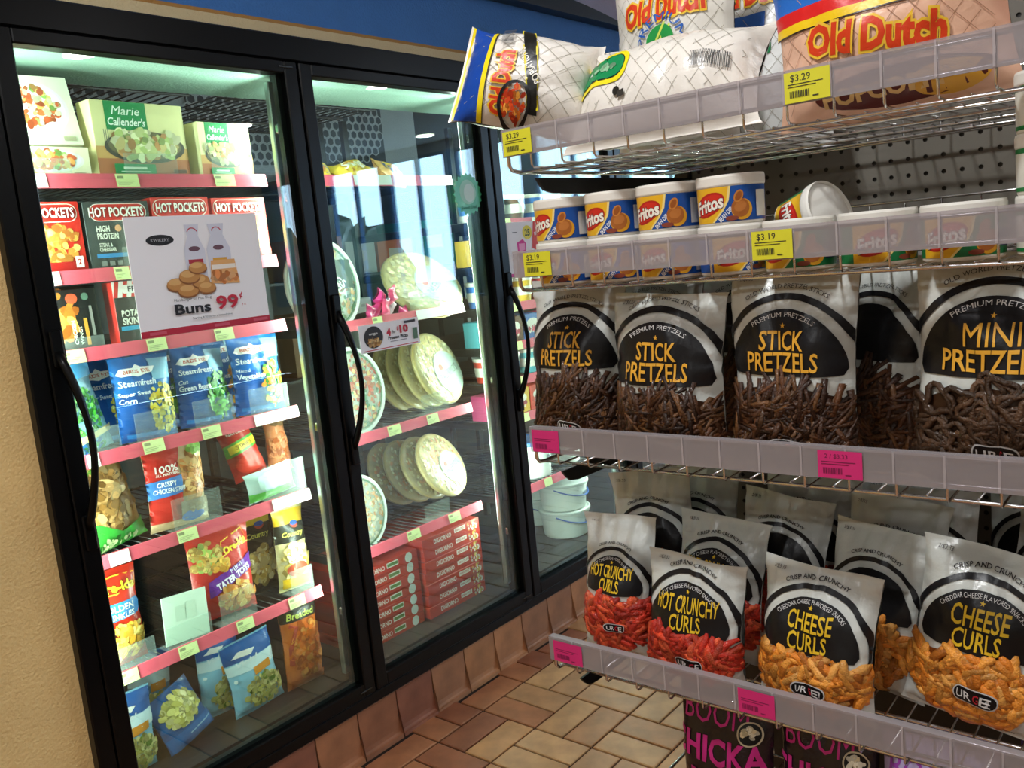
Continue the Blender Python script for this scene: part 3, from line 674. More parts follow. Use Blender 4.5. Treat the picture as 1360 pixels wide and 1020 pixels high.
# ------------------------------------------------------------------ dip cans
CR, CHH = .0425, .0615
def dip_can(label, x, y, z, kind, turn=0, rot=None, group='dip cans on the second shelf', r=CR, hh=CHH):
    t = thing('dip_can', label, 'dip can', (x, y, z), rot or (0, 0, -PI / 2 + turn), group)
    MB().lathe([(r * .93, 0), (r * .965, .002), (r * .985, hh - .012)], 36, 'e9e4d8').build('tub', PLAS, t)
    MB().lathe([(r * 1.0, hh - .0135), (r * 1.012, hh - .012), (r * 1.012, hh - .003), (r * .99, hh), (r * .93, hh - .001), (r * .92, hh - .003)], 36, 'ece9e0').build('lid', PLAS, t)
    f_ = lambda u, v, o: ((r * (.966 + .02 * v / hh) + o) * math.sin(u / r), -(r * (.966 + .02 * v / hh) + o) * math.cos(u / r), v)
    A = Art(f_, False, eps=.00008, base=.0002, grid=.004); a0, a1 = .004, hh - .0145; W = r * PI * .97
    base = {'blue': '1d4f9c', 'green': '1c7a46', 'white': 'dedcd0'}[kind]
    A.rect(-W, W, a0, a1, base)
    if kind != 'white':
        A.poly([(-.040, a0), (-.006, a0), (.006, .018), (.013, .030), (.016, a1), (-.040, a1)], 'e9b428')
        A.poly([(-.007, a0), (-.004, a0), (.009, .018), (.016, .030), (.019, a1), (.016, a1), (.013, .030), (.006, .018)], 'f2d98a')
        A.ell(-.013, .026, .025, .0135, 'b8271f', rot=.35); A.ell(-.013, .026, .0225, .011, 'd02f24', rot=.35)
        A.text('Fritos', -.013, .0262, .0155, '5a1810', fit=.046, shear=.2, bold=.07, rot=.2); A.text('Fritos', -.013, .0264, .0155, 'f6f0e4', fit=.045, shear=.2, bold=.035, rot=.2)
        if kind == 'blue': A.text('BEAN DIP', .011, .013, .0055, 'eef0f4', fit=.022, shear=.2, bold=.02, rot=.75)
        A.ell(.032, .018, .0135, .013, 'd89a28'); A.ell(.030, .020, .0115, .0115, 'a8622c'); A.ell(.030, .0215, .008, .006, 'bb7438', rot=.4); A.ell(.028, .034, .0055, .008, 'c98038', rot=-.5); A.ell(.028, .034, .0035, .006, '9c5624', rot=-.5); A.ell(.019, .008, .008, .003, '8a4434')
        if kind == 'blue': A.rect(.052, .072, .008, .04, 'dcd8cc')
        else: A.rect(.047, .062, .012, .03, '26345a')
    else:
        A.rect(-W, W, a0, a0 + .004, '1f7a3c'); A.rect(-W, W, a1 - .005, a1, '1f7a3c')
        for k in range(7): A.rect(-.03, -.03 + .02 + .004 * ((k * 5) % 3), .034 - k * .0042, .0355 - k * .0042, '55554e'); A.rect(0, .03 - .003 * (k % 3), .034 - k * .0042, .0355 - k * .0042, '6a6a62')
        A.text('Bean & Dip', .012, .0385, .003, '30302c')
    A.build('printed_band', INK, t); return t
D2 = DECK[1] + .0022
def cy_(px, x=1.075): return on_x(px, 270, x - .03).y
px_top = (734, 801, 873, 957); tw = (-.1, .2, .15, .05)
words = ('first', 'second', 'third', 'fourth')
for k in range(4):
    y = -1.219 - .0868 * k; x = 1.062 + .004 * (k % 2)
    dip_can('blue and yellow dip can, %s from the left in the lower row' % words[k], x, y, D2, 'blue', (.0, .12, .1, .75)[k])
    dip_can('blue and yellow dip can, %s from the left in the upper row' % words[k], x, y - .001, D2 + CHH, 'blue', (-.1, -.05, -.02, .0)[k])
    if k < 3: dip_can('blue and yellow dip can, %s in the row behind, under the top shelf' % words[k], x + .09, y + .01, D2, 'blue', .3 * k)
for k, (y, lab) in enumerate(((-1.568, 'green and yellow dip can under the tipped can'), (-1.660, 'green and yellow dip can in the middle, its side text showing'), (-1.750, 'green and yellow dip can left of the tall white label stack'))):
    dip_can(lab, 1.064, y, D2, 'green', (.0, .55, .05)[k])
pt_ = on_x(1030, 272, 1.16)
dip_can('yellow dip can tipped on its side behind the green cans', 1.17, pt_.y - .022, D2 + .046, 'green', rot=(.0, 1.22, -PI / 2 - .30))
for k in range(3):
    dip_can('white text side dip can, %s from the bottom of the right stack' % words[k], 1.070, -1.842, D2 + k * CHH, 'white', .1)

# ------------------------------------------------------------------ popcorn bags on the top shelf
D1 = DECK[0] + .002
def net(A, w, h, c='a9a294', st=.03, x0=None, y0=.02, y1=None):
    y1 = y1 or h * .97; hw = w * .47
    def clip(p, q):
        out = []
        for k in range(15):
            a = k / 14; x, y = p[0] + (q[0] - p[0]) * a, p[1] + (q[1] - p[1]) * a
            if -hw < x < hw and y0 < y < y1: out.append((x, y))
        return out
    for i in range(-14, 24):
        o = A.o
        for sg in (1, -1):
            L = clip((-hw, i * st), (hw, i * st + sg * 2 * hw * 1.25))
            if len(L) > 2: A.line(L, .0007, c)
        A.o = o + .00002
def old_dutch(A, x, y, h, w, rot=0):
    A.text('Old Dutch', x, y, h, 'f0c23c', fit=w * 1.03, bold=.11, rot=rot); A.text('Old Dutch', x, y, h, 'd8401c', fit=w, bold=.045, rot=rot)
def big_bag(label, loc, rot, w, h, d, c, seed, draw, pinch=.12, fat=.45):
    t = thing('popcorn_sack', label, 'popcorn bag', loc, rot, 'large popcorn bags on the top shelf')
    bg = Bag(w, h, d, seed, pinch=pinch, crush=1.5, fat=fat); bg.mesh(c, 34, 44).build('pouch', FILMD, t)
    A = bg.art(.010); draw(A, w, h); A.build('printed_front', INK, t); return t
def d_blue(A, w, h):
    net(A, w, h); hw = w * .5
    A.rect(-hw, hw, h * .80, h * .965, '1746a0'); A.rect(-hw, hw, h * .765, h * .80, 'f0d818'); A.rect(-hw, hw, h * .965, h * .985, 'f0d818'); A.rect(-hw, hw, h * .758, h * .765, '1c1c20')
    old_dutch(A, -.022, h * .655, .024, .085)
    A.poly([(-.06, h * .37), (-.02, h * .40), (.03, h * .45), (.06, h * .50), (.06, h * .58), (.02, h * .53), (-.03, h * .46), (-.06, h * .44)], '1b1b18')
    A.line([(-.055, h * .44), (-.02, h * .475), (.02, h * .53), (.06, h * .58)], .003, 'e6d62c'); A.line([(-.055, h * .37), (-.02, h * .40), (.03, h * .45), (.06, h * .50)], .003, 'e6d62c')
    A.text('POPSATIONS', .0, h * .475, .010, 'e8e4d8', fit=.06, bold=.02, rot=.62)
    A.arc(-.05, h * .54, .022, .027, -PI, PI, '17171a', ky=.9); A.blobs(-.05, h * .54, .018, .016, 22, .005, ['e07a28', 'd84a20', 'e8a040', 'c03818'], seed=5)
    A.barcode(.03, .055, h * .62, h * .70, '555555', 8)
def axes(ex, ez):
    ez = Vector(ez).normalized(); ex = Vector(ex); ex = (ex - ez * ex.dot(ez)).normalized(); ey = ez.cross(ex)
    return tuple(Matrix((ex, ey, ez)).transposed().to_euler()), ez
rot_, ez_ = axes((.55, -.25, .75), (-.50, .82, .26)); h_ = .205
big_bag('white popcorn bag with a blue band hanging off the left end of the top shelf', on_x(612, 100, 1.03) - ez_ * h_, rot_, .165, h_, .115, 'e9e3da', 41, d_blue)
def d_green(A, w, h):
    net(A, w, h); x1 = -w * .14
    A.rect(-.49 * w, x1 + .006, h * .40, h * .70, 'f0e020', r=.018); A.rect(-.49 * w, x1, h * .44, h * .66, '1d1d1d', r=.015); A.rect(-.49 * w, x1 - .001, h * .45, h * .65, '148a50', r=.014)
    A.text('A', -.33 * w, h * .55, .010, 'f0f4f0'); A.blobs(-.25 * w, h * .54, .018, .008, 8, .006, ['a8c8a0', '88b890'], seed=4)
    A.barcode(.2 * w, .36 * w, h * .36, h * .48, '555555', 8); A.ell(-.16 * w, h * .32, .006, .006, '26241f'); A.rect(-.15 * w, -.11 * w, h * .26, h * .31, '3a3630')
big_bag('white popcorn bag with a green and yellow patch lying behind the top shelf lip', (1.082, on_x(866, 150, 1.08).y, D1 + .014), (-.62, .0, -PI / 2 + .05), .302, .175, .125, 'ece6dc', 42, d_green, fat=.6)
def d_prem(A, w, h):
    net(A, w, h); hw = .5 * w
    A.rect(-hw, hw, h * .9, h * .97, '148a50'); A.rect(-hw, hw, h * .875, h * .9, 'f0d818')
    vt = on_x(890, 2, 1.23).z - D1; vc = on_x(890, 50, 1.23).z - D1; old_dutch(A, 0, vt, .034, .135, .06); A.text('PREMIUM', .0, vc, .012, '2a62b8', fit=.10, arc=.030, bold=.04)
    A.ell(0, vc, .026, .024, '2c9a4a'); A.line([(-.014, vc - .01), (.01, vc + .025)], .004, 'd8e860'); A.line([(.0, vc), (.02, vc + .02)], .004, 'd8e860')
big_bag('tall white popcorn bag standing behind the green patch bag at the photo top', (1.28, on_x(868, 40, 1.23).y, D1), (-.03, .03, -PI / 2), .225, .31, .10, 'e6e2d8', 43, d_prem)
def d_white(A, w, h):
    net(A, w, h); vg = on_x(993, 58, 1.36).z - D1; A.rect(-.2 * w, .14 * w, vg - .022, vg + .016, '1a7a48', r=.006); A.text('White', -.0 * w, vg + .004, .016, 'f0f4f0', fit=.06)
    A.rect(-.3 * w, .1 * w, h * .60, h * .68, '2a62b8'); old_dutch(A, 0, h * .78, .03, .13)
big_bag('white popcorn bag with a green name panel wedged at the back of the top shelf', (1.40, on_x(990, 40, 1.36).y, D1), (-.05, .02, -PI / 2), .24, .31, .09, 'eef0ee', 44, d_white)
def d_pink(A, w, h):
    net(A, w, h, 'b4866c'); hw = .5 * w
    vb = on_x(1060, 12, 1.07).z - D1
    A.rect(-hw, hw, vb + .008, h * .97, '2a6ac0'); A.rect(-hw, hw, vb - .008, vb + .008, 'd82420'); A.rect(-hw, hw, vb - .018, vb - .008, 'f0c818'); A.rect(-hw, hw, vb - .0195, vb - .018, '201a1a')
    old_dutch(A, -.0, on_x(1170, 40, 1.07).z - D1, .032, .150, -.14)
    A.ell(.02, .032, .095, .020, '5a2018'); A.ell(.07, .028, .04, .016, 'd8a038'); A.text('POPCORN', .0, .031, .016, 'd8b070', fit=.13, bold=.04)
    A.poly([(.38 * w, h * .47), (.5 * w, h * .60), (.5 * w, h * .68), (.37 * w, h * .55)], '1c1c1c')
big_bag('pink caramel popcorn bag with a red and yellow band on the top shelf', (1.125, on_x(1165, 60, 1.07).y, D1), (.02, -.05, -PI / 2), .285, .215, .11, 'eebfa2', 45, d_pink)
def d_red(A, w, h): net(A, w, h, 'b4866c'); A.rect(-.5 * w, -.2 * w, h * .2, h * .9, 'b02838'); A.line([(-.2 * w, h * .2), (-.15 * w, h * .5), (-.2 * w, h * .8)], .006, '1c1c1c')
big_bag('red edged popcorn bag at the right edge of the top shelf', (1.16, -1.945, D1), (-.05, 0, -PI / 2), .22, .25, .09, 'e0a08e', 46, d_red)
#=====PART4=====
# ------------------------------------------------------------------ frozen food
YF = .118
def carton(name, label, xl, xr, z, h, depth, c, draw, y=YF, rot=(0, 0, 0), group=None, side=None, cat='carton', part='carton_body'):
    w = xr - xl; t = thing(name, label, cat, ((xl + xr) / 2, y + depth / 2, z), rot, group)
    MB().box(-w / 2, w / 2, -depth / 2, depth / 2, 0, h, side or c, .0015).build(part, CARD, t)
    A = Art(front(-depth / 2)); A.rect(-w / 2 + .001, w / 2 - .001, .001, h - .001, c); draw(A, w, h); A.build('printed_front', CARD, t); return t
def pouch(name, label, xc, z, w, h, d, c, draw, seed, y=None, rot=(0, 0, 0), group=None, pinch=.08, crush=1.3, fat=.42, cat='frozen bag', lean=0):
    t = thing(name, label, cat, (xc, (y if y is not None else YF + d / 2 + .006), z), rot, group)
    bg = Bag(w, h, d, seed, pinch=pinch, crush=crush, fat=fat, lean=lean); bg.mesh(c, 24, 30).build('pouch', FILMD, t)
    A = bg.art(.009); draw(A, w, h); A.build('printed_front', INK, t); return t
S = lambda z: z + .0125
VEG = ['e8e0b0', 'c8d890', 'f0e8c8', 'a8c070', 'd8c890', 'e8d8a0']
def d_plate(A, w, h):
    A.ell(.03 * w, .52 * h, .40 * w, .40 * h, 'f4f2ec'); A.ell(.03 * w, .52 * h, .36 * w, .36 * h, 'ffffff')
    A.blobs(.02 * w, .55 * h, .30 * w, .30 * h, 60, .011, ['e07840', 'e8a058', '9cc060', 'f0e0c0', 'c85830', 'e8c878'], seed=int(h * 1000))
    A.poly([(-.5 * w, 0), (-.12 * w, 0), (-.2 * w, .3 * h), (-.5 * w, .34 * h)], 'e8b838'); A.rect(.28 * w, .42 * w, .06 * h, .12 * h, 'b8b090')
carton('frozen_meal_box', 'white plate-picture meal box leaning back on top of another, upper left', .840, 1.042, 1.775, .165, .045, 'f2ecd8', d_plate, rot=(-.22, -.02, 0), y=.135, group='frozen meal boxes on the top shelf')
carton('frozen_meal_box', 'white plate-picture meal box at the bottom of the leaning pair, upper left', .845, 1.040, S(ZA), .066, .11, 'efe8c8', d_plate, group='frozen meal boxes on the top shelf')
def d_marie(A, w, h):
    A.rect(-.5 * w, .5 * w, 0, .34 * h, 'b87048'); A.rect(-.5 * w, .5 * w, .24 * h, .40 * h, 'd0a060')
    A.rect(-.36 * w, .08 * w, .62 * h, h * .995, '128a4c'); A.text('Marie', -.14 * w, .88 * h, .115 * h, 'f4f8f0', fit=.30 * w, shear=.25, bold=.03); A.text("Callender's", -.14 * w, .73 * h, .10 * h, 'f4f8f0', fit=.40 * w, shear=.2, bold=.02)
    A.ell(.03 * w, .40 * h, .44 * w, .22 * h, '4a4438'); A.ell(.03 * w, .42 * h, .40 * w, .19 * h, '7a7050')
    A.blobs(.04 * w, .47 * h, .37 * w, .23 * h, 85, .013 * w / .2, ['d8dc98', 'c0d080', 'e8e4b8', 'b8c878', 'f0e8c0', 'e0c888', 'c89058'], seed=int(w * 900), top=.60 * h)
    A.rect(-.34 * w, .10 * w, .03 * h, .17 * h, '128a4c'); A.rect(-.25 * w, 0, .10 * h, .13 * h, 'e8f0e0'); A.rect(-.28 * w, .04 * w, .06 * h, .075 * h, 'b8d0b8')
    for k in range(3): A.line([(-.40 * w + .02 * w * k, .62 * h), (-.40 * w + .02 * w * k, .44 * h)], .002, '7a7a70')
    A.rect(.3 * w, .45 * w, .05 * h, .10 * h, '6a5040')
GA = 'frozen dinner boxes with green name panels'
carton('frozen_dinner_box', 'large cream frozen dinner box with a green name panel', 1.060, 1.308, S(ZA), .180, .06, 'eadfa6', d_marie, y=.13, group=GA, rot=(0, 0, .05))
carton('frozen_dinner_box', 'small cream frozen dinner box right of the large green panel one', 1.338, 1.502, S(ZA), .142, .06, 'ece2b0', d_marie, y=.13, group=GA, rot=(0, 0, .05))
def d_hot(base, alt):
    def f_(A, w, h):
        if alt:
            A.rect(-.5 * w, .5 * w, .0, h, '3a4140'); A.rect(-.42 * w, .46 * w, .71 * h, .97 * h, 'f0ece4', r=.02); A.rect(-.41 * w, .45 * w, .72 * h, .96 * h, 'd0261c', r=.02)
            A.text('HIGH', -.25 * w, .60 * h, .085 * h, 'e8e4d8', fit=.2 * w, bold=.03); A.text('PROTEIN', -.19 * w, .49 * h, .085 * h, 'e8e4d8', fit=.32 * w, bold=.03)
            A.text('STEAK &', -.24 * w, .36 * h, .055 * h, 'e8e4d8', fit=.2 * w); A.text('CHEDDAR', -.22 * w, .29 * h, .055 * h, 'e8e4d8', fit=.25 * w); A.rect(-.4 * w, .1 * w, .17 * h, .23 * h, '3a8ac8')
            A.ell(-.02 * w, .6 * h, .05 * w, .05 * w, 'e0a070'); A.blobs(.34 * w, .42 * h, .16 * w, .16 * h, 24, .014, ['d8a860', 'c89048', 'e8c890'], seed=4)
            for k in range(3): A.rect((-.35 + .12 * k) * w, (-.27 + .12 * k) * w, .05 * h, .12 * h, '8a908c')
        else:
            A.rect(-.48 * w, .46 * w, .71 * h, .97 * h, 'f2e8dc', r=.02); A.rect(-.47 * w, .45 * w, .72 * h, .96 * h, 'd0241a', r=.02)
            A.blobs(.0, .40 * h, .40 * w, .26 * h, 70, .014, ['e0a048', 'd88838', 'ecb860', 'f0c878', 'c87430'], seed=int(w * 777)); A.rect(-.5 * w, .5 * w, .0, .15 * h, 'a81c18'); A.rect(.32 * w, .44 * w, .06 * h, .22 * h, 'f0e8e0'); A.text('2', .38 * w, .14 * h, .08 * h, 'c02018')
        A.text('HOT POCKETS', 0, .84 * h, .135 * h, '801008', fit=.86 * w, bold=.06); A.text('HOT POCKETS', -.002, .845 * h, .135 * h, 'f8f4ec', fit=.84 * w, bold=.025)
    return f_
GB_ = 'stuffed sandwich boxes on the second shelf'
carton('sandwich_box', 'red stuffed sandwich box at the left frame edge, golden food picture', .842, .994, S(ZB), .162, .06, 'c8281c', d_hot('', 0), group=GB_)
carton('sandwich_box', 'dark grey high protein sandwich box between the red ones', 1.003, 1.166, S(ZB), .160, .06, '3a4140', d_hot('', 1), group=GB_)
carton('sandwich_box', 'red stuffed sandwich box behind the left half of the buns sign', 1.175, 1.336, S(ZB), .168, .06, 'cc2a1c', d_hot('', 0), group=GB_)
carton('sandwich_box', 'red stuffed sandwich box at the right end of its shelf', 1.345, 1.512, S(ZB), .164, .06, 'd03020', d_hot('', 0), group=GB_)
def d_wing(A, w, h):
    A.blobs(-.15 * w, .52 * h, .34 * w, .42 * h, 46, .018, ['e09038', 'd07828', 'eca850', 'c06820'], ar=2, seed=3); A.ell(.15 * w, .84 * h, .08 * w, .07 * w, 'd85838')
    A.text('CHICKEN', .12 * w, .28 * h, .06 * h, 'f0ece0', fit=.4 * h, rot=PI / 2); A.text('WINGS', .20 * w, .22 * h, .06 * h, 'f0ece0', fit=.3 * h, rot=PI / 2); A.rect(.26 * w, .31 * w, .05 * h, .5 * h, 'd89838'); A.ell(.33 * w, .86 * h, .05 * w, .05 * w, '5c7c6c'); A.rect(.36 * w, .40 * w, .2 * h, .7 * h, '8a8a86')
carton('wings_box', 'black chicken wings box at the left of the third shelf', .835, 1.010, S(ZCc), .142, .05, '1c1c1c', d_wing, rot=(-.05, 0, 0), y=.13, cat='carton')
carton('wings_box', 'black chicken wings box standing behind the front wings box', .90, 1.040, S(ZCc), .150, .05, '201f1e', d_wing, y=.20)
def d_fri(A, w, h):
    A.rect(-.5 * w, .5 * w, .74 * h, h, 'f4f0ec')
    for k in range(7): A.poly([((-.5 + .145 * k) * w, .74 * h), ((-.43 + .145 * k) * w, .74 * h), (min((-.38 + .145 * k), .5) * w, h), (min((-.45 + .145 * k), .5) * w, h)], 'd02820')
    A.rect(-.34 * w, .34 * w, .80 * h, .94 * h, 'f4f0ec', r=.005); A.text('FRIDAYS', 0, .87 * h, .09 * h, '2a2a2a', fit=.5 * w)
    A.text('POTATO', -.2 * w, .48 * h, .10 * h, 'f0ece0', fit=.42 * w, bold=.03); A.text('SKINS', -.25 * w, .35 * h, .10 * h, 'f0ece0', fit=.32 * w, bold=.03); A.rect(-.45 * w, .1 * w, .20 * h, .27 * h, '2c9ac8'); A.blobs(.25 * w, .4 * h, .2 * w, .2 * h, 30, .014, ['e8b850', 'd89838', 'c87830'], seed=2)
carton('potato_skins_box', 'dark potato skins box with a red striped top beside the buns sign', 1.045, 1.200, S(ZCc), .150, .05, '35322e', d_fri, side='c02820', y=.125)
carton('potato_skins_box', 'dark potato skins box hidden behind the buns sign', 1.225, 1.38, S(ZCc), .150, .05, '35322e', d_fri, side='c02820', y=.125)

def d_steam(l1, l2, pal, seed, big=.02):
    def f_(A, w, h):
        A.poly([(-.5 * w, .0), (.18 * w, .0), (.05 * w, .45 * h), (.12 * w, h), (-.5 * w, h)], '1b66b4'); A.poly([(-.5 * w, .0), (.1 * w, .0), (-.02 * w, .4 * h), (-.1 * w, .56 * h), (-.5 * w, .52 * h)], '15509c')
        A.poly([(.12 * w, .7 * h), (.48 * w, .7 * h), (.48 * w, .95 * h), (.13 * w, .95 * h)], '8ec8e8')
        A.blobs(.24 * w, .36 * h, .24 * w, .30 * h, 80, big * w / .16 * .42, pal, ar=2 if seed == 2 else 1.4, seed=seed)
        A.poly([(-.42 * w, .80 * h), (-.36 * w, .86 * h), (-.16 * w, .86 * h), (-.10 * w, .90 * h), (-.04 * w, .86 * h), (.20 * w, .855 * h), (.12 * w, .79 * h), (-.04 * w, .77 * h), (-.12 * w, .75 * h), (-.2 * w, .77 * h), (-.34 * w, .77 * h)], 'f0f4f4')
        A.text('BIRDS EYE', -.11 * w, .815 * h, .04 * h, 'c05840', fit=.4 * w, bold=.02); A.text('Steamfresh', -.13 * w, .685 * h, .065 * h, 'eef4fa', fit=.55 * w)
        f1, f2 = .041 * w * len(l1), min(.052 * len(l2), .46) * w; A.text(l1, -.42 * w + f1 / 2, .565 * h, .046 * h, 'f4f8fc', fit=f1); A.text(l2, -.42 * w + f2 / 2, .485 * h, .062 * h, 'f4f8fc', fit=f2)
        A.rect(-.4 * w, .2 * w, .06 * h, .10 * h, '2a78c0')
    return f_
GD = 'steam-in-bag vegetables on the fourth shelf'
GREEN = ['3f9a34', '58b048', '2c7a28', '78c860']
pouch('vegetable_bag', 'blue steam bag of yellow corn standing in front', 1.090, S(ZD), .165, .212, .045, '1f74be', d_steam('Super Sweet', 'Corn', ['f0d848', 'e8c830', 'f4e478'], 1), 51, group=GD, rot=(-.05, .04, .08))
pouch('vegetable_bag', 'blue steam bag of green beans right of the corn', 1.262, S(ZD), .165, .212, .045, '1f74be', d_steam('Cut', 'Green Beans', GREEN, 2), 52, group=GD, rot=(-.12, .05, .05), y=.155)
pouch('vegetable_bag', 'blue steam bag of mixed vegetables at the right end', 1.428, S(ZD), .172, .218, .045, '1f74be', d_steam('Mixed', 'Vegetables', ['e88830', 'f0c040', '58a840', 'e8d870'], 3), 53, group=GD, rot=(-.06, .04, .05))
pouch('vegetable_bag', 'steam bag of green peas at the left frame edge', .945, S(ZD), .125, .225, .045, '8cc0d8', lambda A, w, h: (A.blobs(0, .45 * h, .36 * w, .28 * h, 110, .0075, GREEN, ar=1.1, seed=4), A.rect(-.5 * w, .5 * w, .80 * h, .97 * h, '4a9ad0'), A.poly([(-.4 * w, .13 * h), (.45 * w, .18 * h), (.45 * w, .24 * h), (-.4 * w, .2 * h)], 'd8c088'), A.blobs(0, .08 * h, .3 * w, .05 * h, 10, .01, ['2a62b0', '3a8a40'], seed=3)), 54, group=GD, rot=(-.08, -.15, .25))
pouch('vegetable_bag', 'second blue corn steam bag half hidden behind the front corn', 1.030, S(ZD), .16, .212, .04, '1f74be', d_steam('Super Sweet', 'Corn', ['f0d848', 'e8c830', 'f4e478'], 1), 55, group=GD, y=.205, rot=(-.1, 0, .1))
pouch('vegetable_bag', 'blue steam bag lying back behind the green beans', 1.20, S(ZD), .17, .225, .04, '1d6cb0', d_steam('Cut', 'Green Beans', GREEN, 2), 56, group=GD, y=.225, rot=(-.15, .05, 0))
pouch('vegetable_bag', 'blue steam bag at the back behind the mixed vegetables', 1.38, S(ZD), .17, .225, .04, '1d6cb0', d_steam('Mixed', 'Vegetables', ['e88830', 'f0c040'], 3), 57, group=GD, y=.225, rot=(-.15, 0, 0))
CHK = ['d89858', 'c88040', 'e8b878', 'b87038', 'e0a868']
def d_strips(A, w, h):
    A.poly([(-.5 * w, .1 * h), (.02 * w, .1 * h), (.0, .7 * h), (.12 * w, .97 * h), (-.5 * w, .97 * h)], 'b82620'); A.blobs(.25 * w, .58 * h, .22 * w, .28 * h, 46, .016, CHK, ar=2.2, seed=6)
    A.poly([(-.5 * w, .38 * h), (.0, .42 * h), (.02 * w, .62 * h), (-.5 * w, .58 * h)], '3a78c0'); A.text('100%', -.18 * w, .72 * h, .08 * h, 'f4f0e8', fit=.34 * w); A.text('ALL NATURAL', -.18 * w, .655 * h, .03 * h, 'f4f0e8', fit=.34 * w)
    A.text('CRISPY', -.22 * w, .545 * h, .055 * h, 'f4f4f4', fit=.26 * w); A.text('CHICKEN STRIPS', -.18 * w, .47 * h, .05 * h, 'f4f4f4', fit=.44 * w); A.rect(-.05 * w, .48 * w, .10 * h, .30 * h, '8a7a68'); A.ell(.15 * w, .12 * h, .2 * w, .06 * h, '2a66b8'); A.blobs(.25 * w, .22 * h, .15 * w, .06 * h, 14, .012, ['b8a890', '9c8468'], seed=1); A.blobs(.3 * w, .9 * h, .12 * w, .05 * h, 10, .012, ['7ab040', '98c858'], seed=7)
pouch('chicken_bag', 'red chicken strips bag with a blue stripe on the fifth shelf', 1.140, S(ZE), .175, .222, .06, 'd8b890', d_strips, 58, rot=(-.06, .05, .06))
def d_pan(A, w, h):
    A.blobs(0, .55 * h, .4 * w, .36 * h, 80, .016, ['b08048', 'c89860', '94683a', 'd8b078', '7a5428'], ar=2.4, seed=8); A.poly([(-.5 * w, .0), (.5 * w, .0), (.5 * w, .22 * h), (.1 * w, .16 * h), (-.2 * w, .34 * h), (-.5 * w, .42 * h)], '3a9c38'); A.blobs(-.2 * w, .9 * h, .25 * w, .08 * h, 20, .012, ['6aa038', '88b850'], seed=2); A.ell(-.42 * w, .48 * h, .1 * w, .07 * w, '2a58b0'); A.blobs(0, .08 * h, .3 * w, .05 * h, 12, .01, ['c8dca0', '2c7a28'], seed=5)
pouch('chicken_bag', 'green and brown grilled chicken bag at the left of the fifth shelf', .962, S(ZE), .19, .225, .07, 'a87c48', d_pan, 59, rot=(-.1, -.12, .15))
def d_redtop(A, w, h):
    A.rect(-.5 * w, .5 * w, 0, h, 'b02820'); A.text('100%', -.05 * w, .78 * h, .09 * h, 'f0e8dc', fit=.5 * w); A.text('NATURAL', -.05 * w, .70 * h, .04 * h, 'f0e8dc', fit=.5 * w); A.poly([(-.46 * w, .38 * h), (.46 * w, .44 * h), (.46 * w, .62 * h), (-.46 * w, .56 * h)], '4c9c3a'); A.poly([(-.4 * w, .42 * h), (.42 * w, .47 * h), (.42 * w, .58 * h), (-.4 * w, .53 * h)], 'e0c838'); A.text('STRIPS', 0, .5 * h, .05 * h, '6a4a10', fit=.5 * w, rot=.05); A.ell(0, .22 * h, .38 * w, .14 * h, 'd03828')
pouch('chicken_bag', 'red bag with a green and yellow stripe propped up on the fifth shelf', 1.395, S(ZE) + .062, .118, .195, .05, 'b02820', d_redtop, 60, y=.19, rot=(-.25, -.12, .1))
pouch('chicken_bag', 'orange knotted bag beside the propped red bag', 1.497, S(ZE) + .055, .095, .185, .055, 'd8875a', lambda A, w, h: (A.blobs(0, .35 * h, .36 * w, .25 * h, 24, .018, ['d87848', 'e09060', 'c86838'], seed=3), A.blobs(.0, .8 * h, .2 * w, .1 * h, 10, .02, ['b08860', '8a6a48'], seed=4)), 61, y=.195, rot=(-.2, .1, 0), pinch=.3)
pouch('green_tray_bag', 'pale frosty bag with a green base at the right end of the fifth shelf', 1.432, S(ZE), .165, .085, .06, 'b8d4d0', lambda A, w, h: (A.rect(-.48 * w, .48 * w, .05 * h, .32 * h, '58b048'), A.rect(-.3 * w, .44 * w, .38 * h, .85 * h, 'd4ecec', r=.01)), 62, rot=(-.05, -.08, 0), crush=.8)
def d_golden(A, w, h):
    A.text('Ore-Ida', .02 * w, .82 * h, .09 * h, '6a2a10', fit=.80 * w, bold=.08, rot=-.03); A.text('Ore-Ida', .02 * w, .82 * h, .09 * h, 'f0d030', fit=.78 * w, bold=.04, rot=-.03); A.line([(-.44 * w, .76 * h), (-.42 * w, .90 * h), (0, .93 * h), (.44 * w, .91 * h), (.42 * w, .78 * h), (0, .75 * h), (-.44 * w, .76 * h)], .003, 'f0c838')
    A.poly([(-.48 * w, .48 * h), (.36 * w, .50 * h), (.46 * w, .58 * h), (.36 * w, .67 * h), (-.48 * w, .66 * h)], '3a86c8'); A.text('GOLDEN', -.05 * w, .61 * h, .06 * h, 'f4f4f0', fit=.6 * w); A.text('CRINKLES', -.05 * w, .53 * h, .055 * h, 'f4f4f0', fit=.6 * w); A.blobs(.0, .27 * h, .4 * w, .17 * h, 50, .012, ['f0c858', 'e8b040', 'f4d880', 'd89830'], ar=2.6, seed=9)
pouch('potato_bag', 'red crinkle fries bag with a blue ribbon at the left frame edge', .935, S(ZF), .135, .245, .06, 'c8301c', d_golden, 63, rot=(-.05, .02, .1))
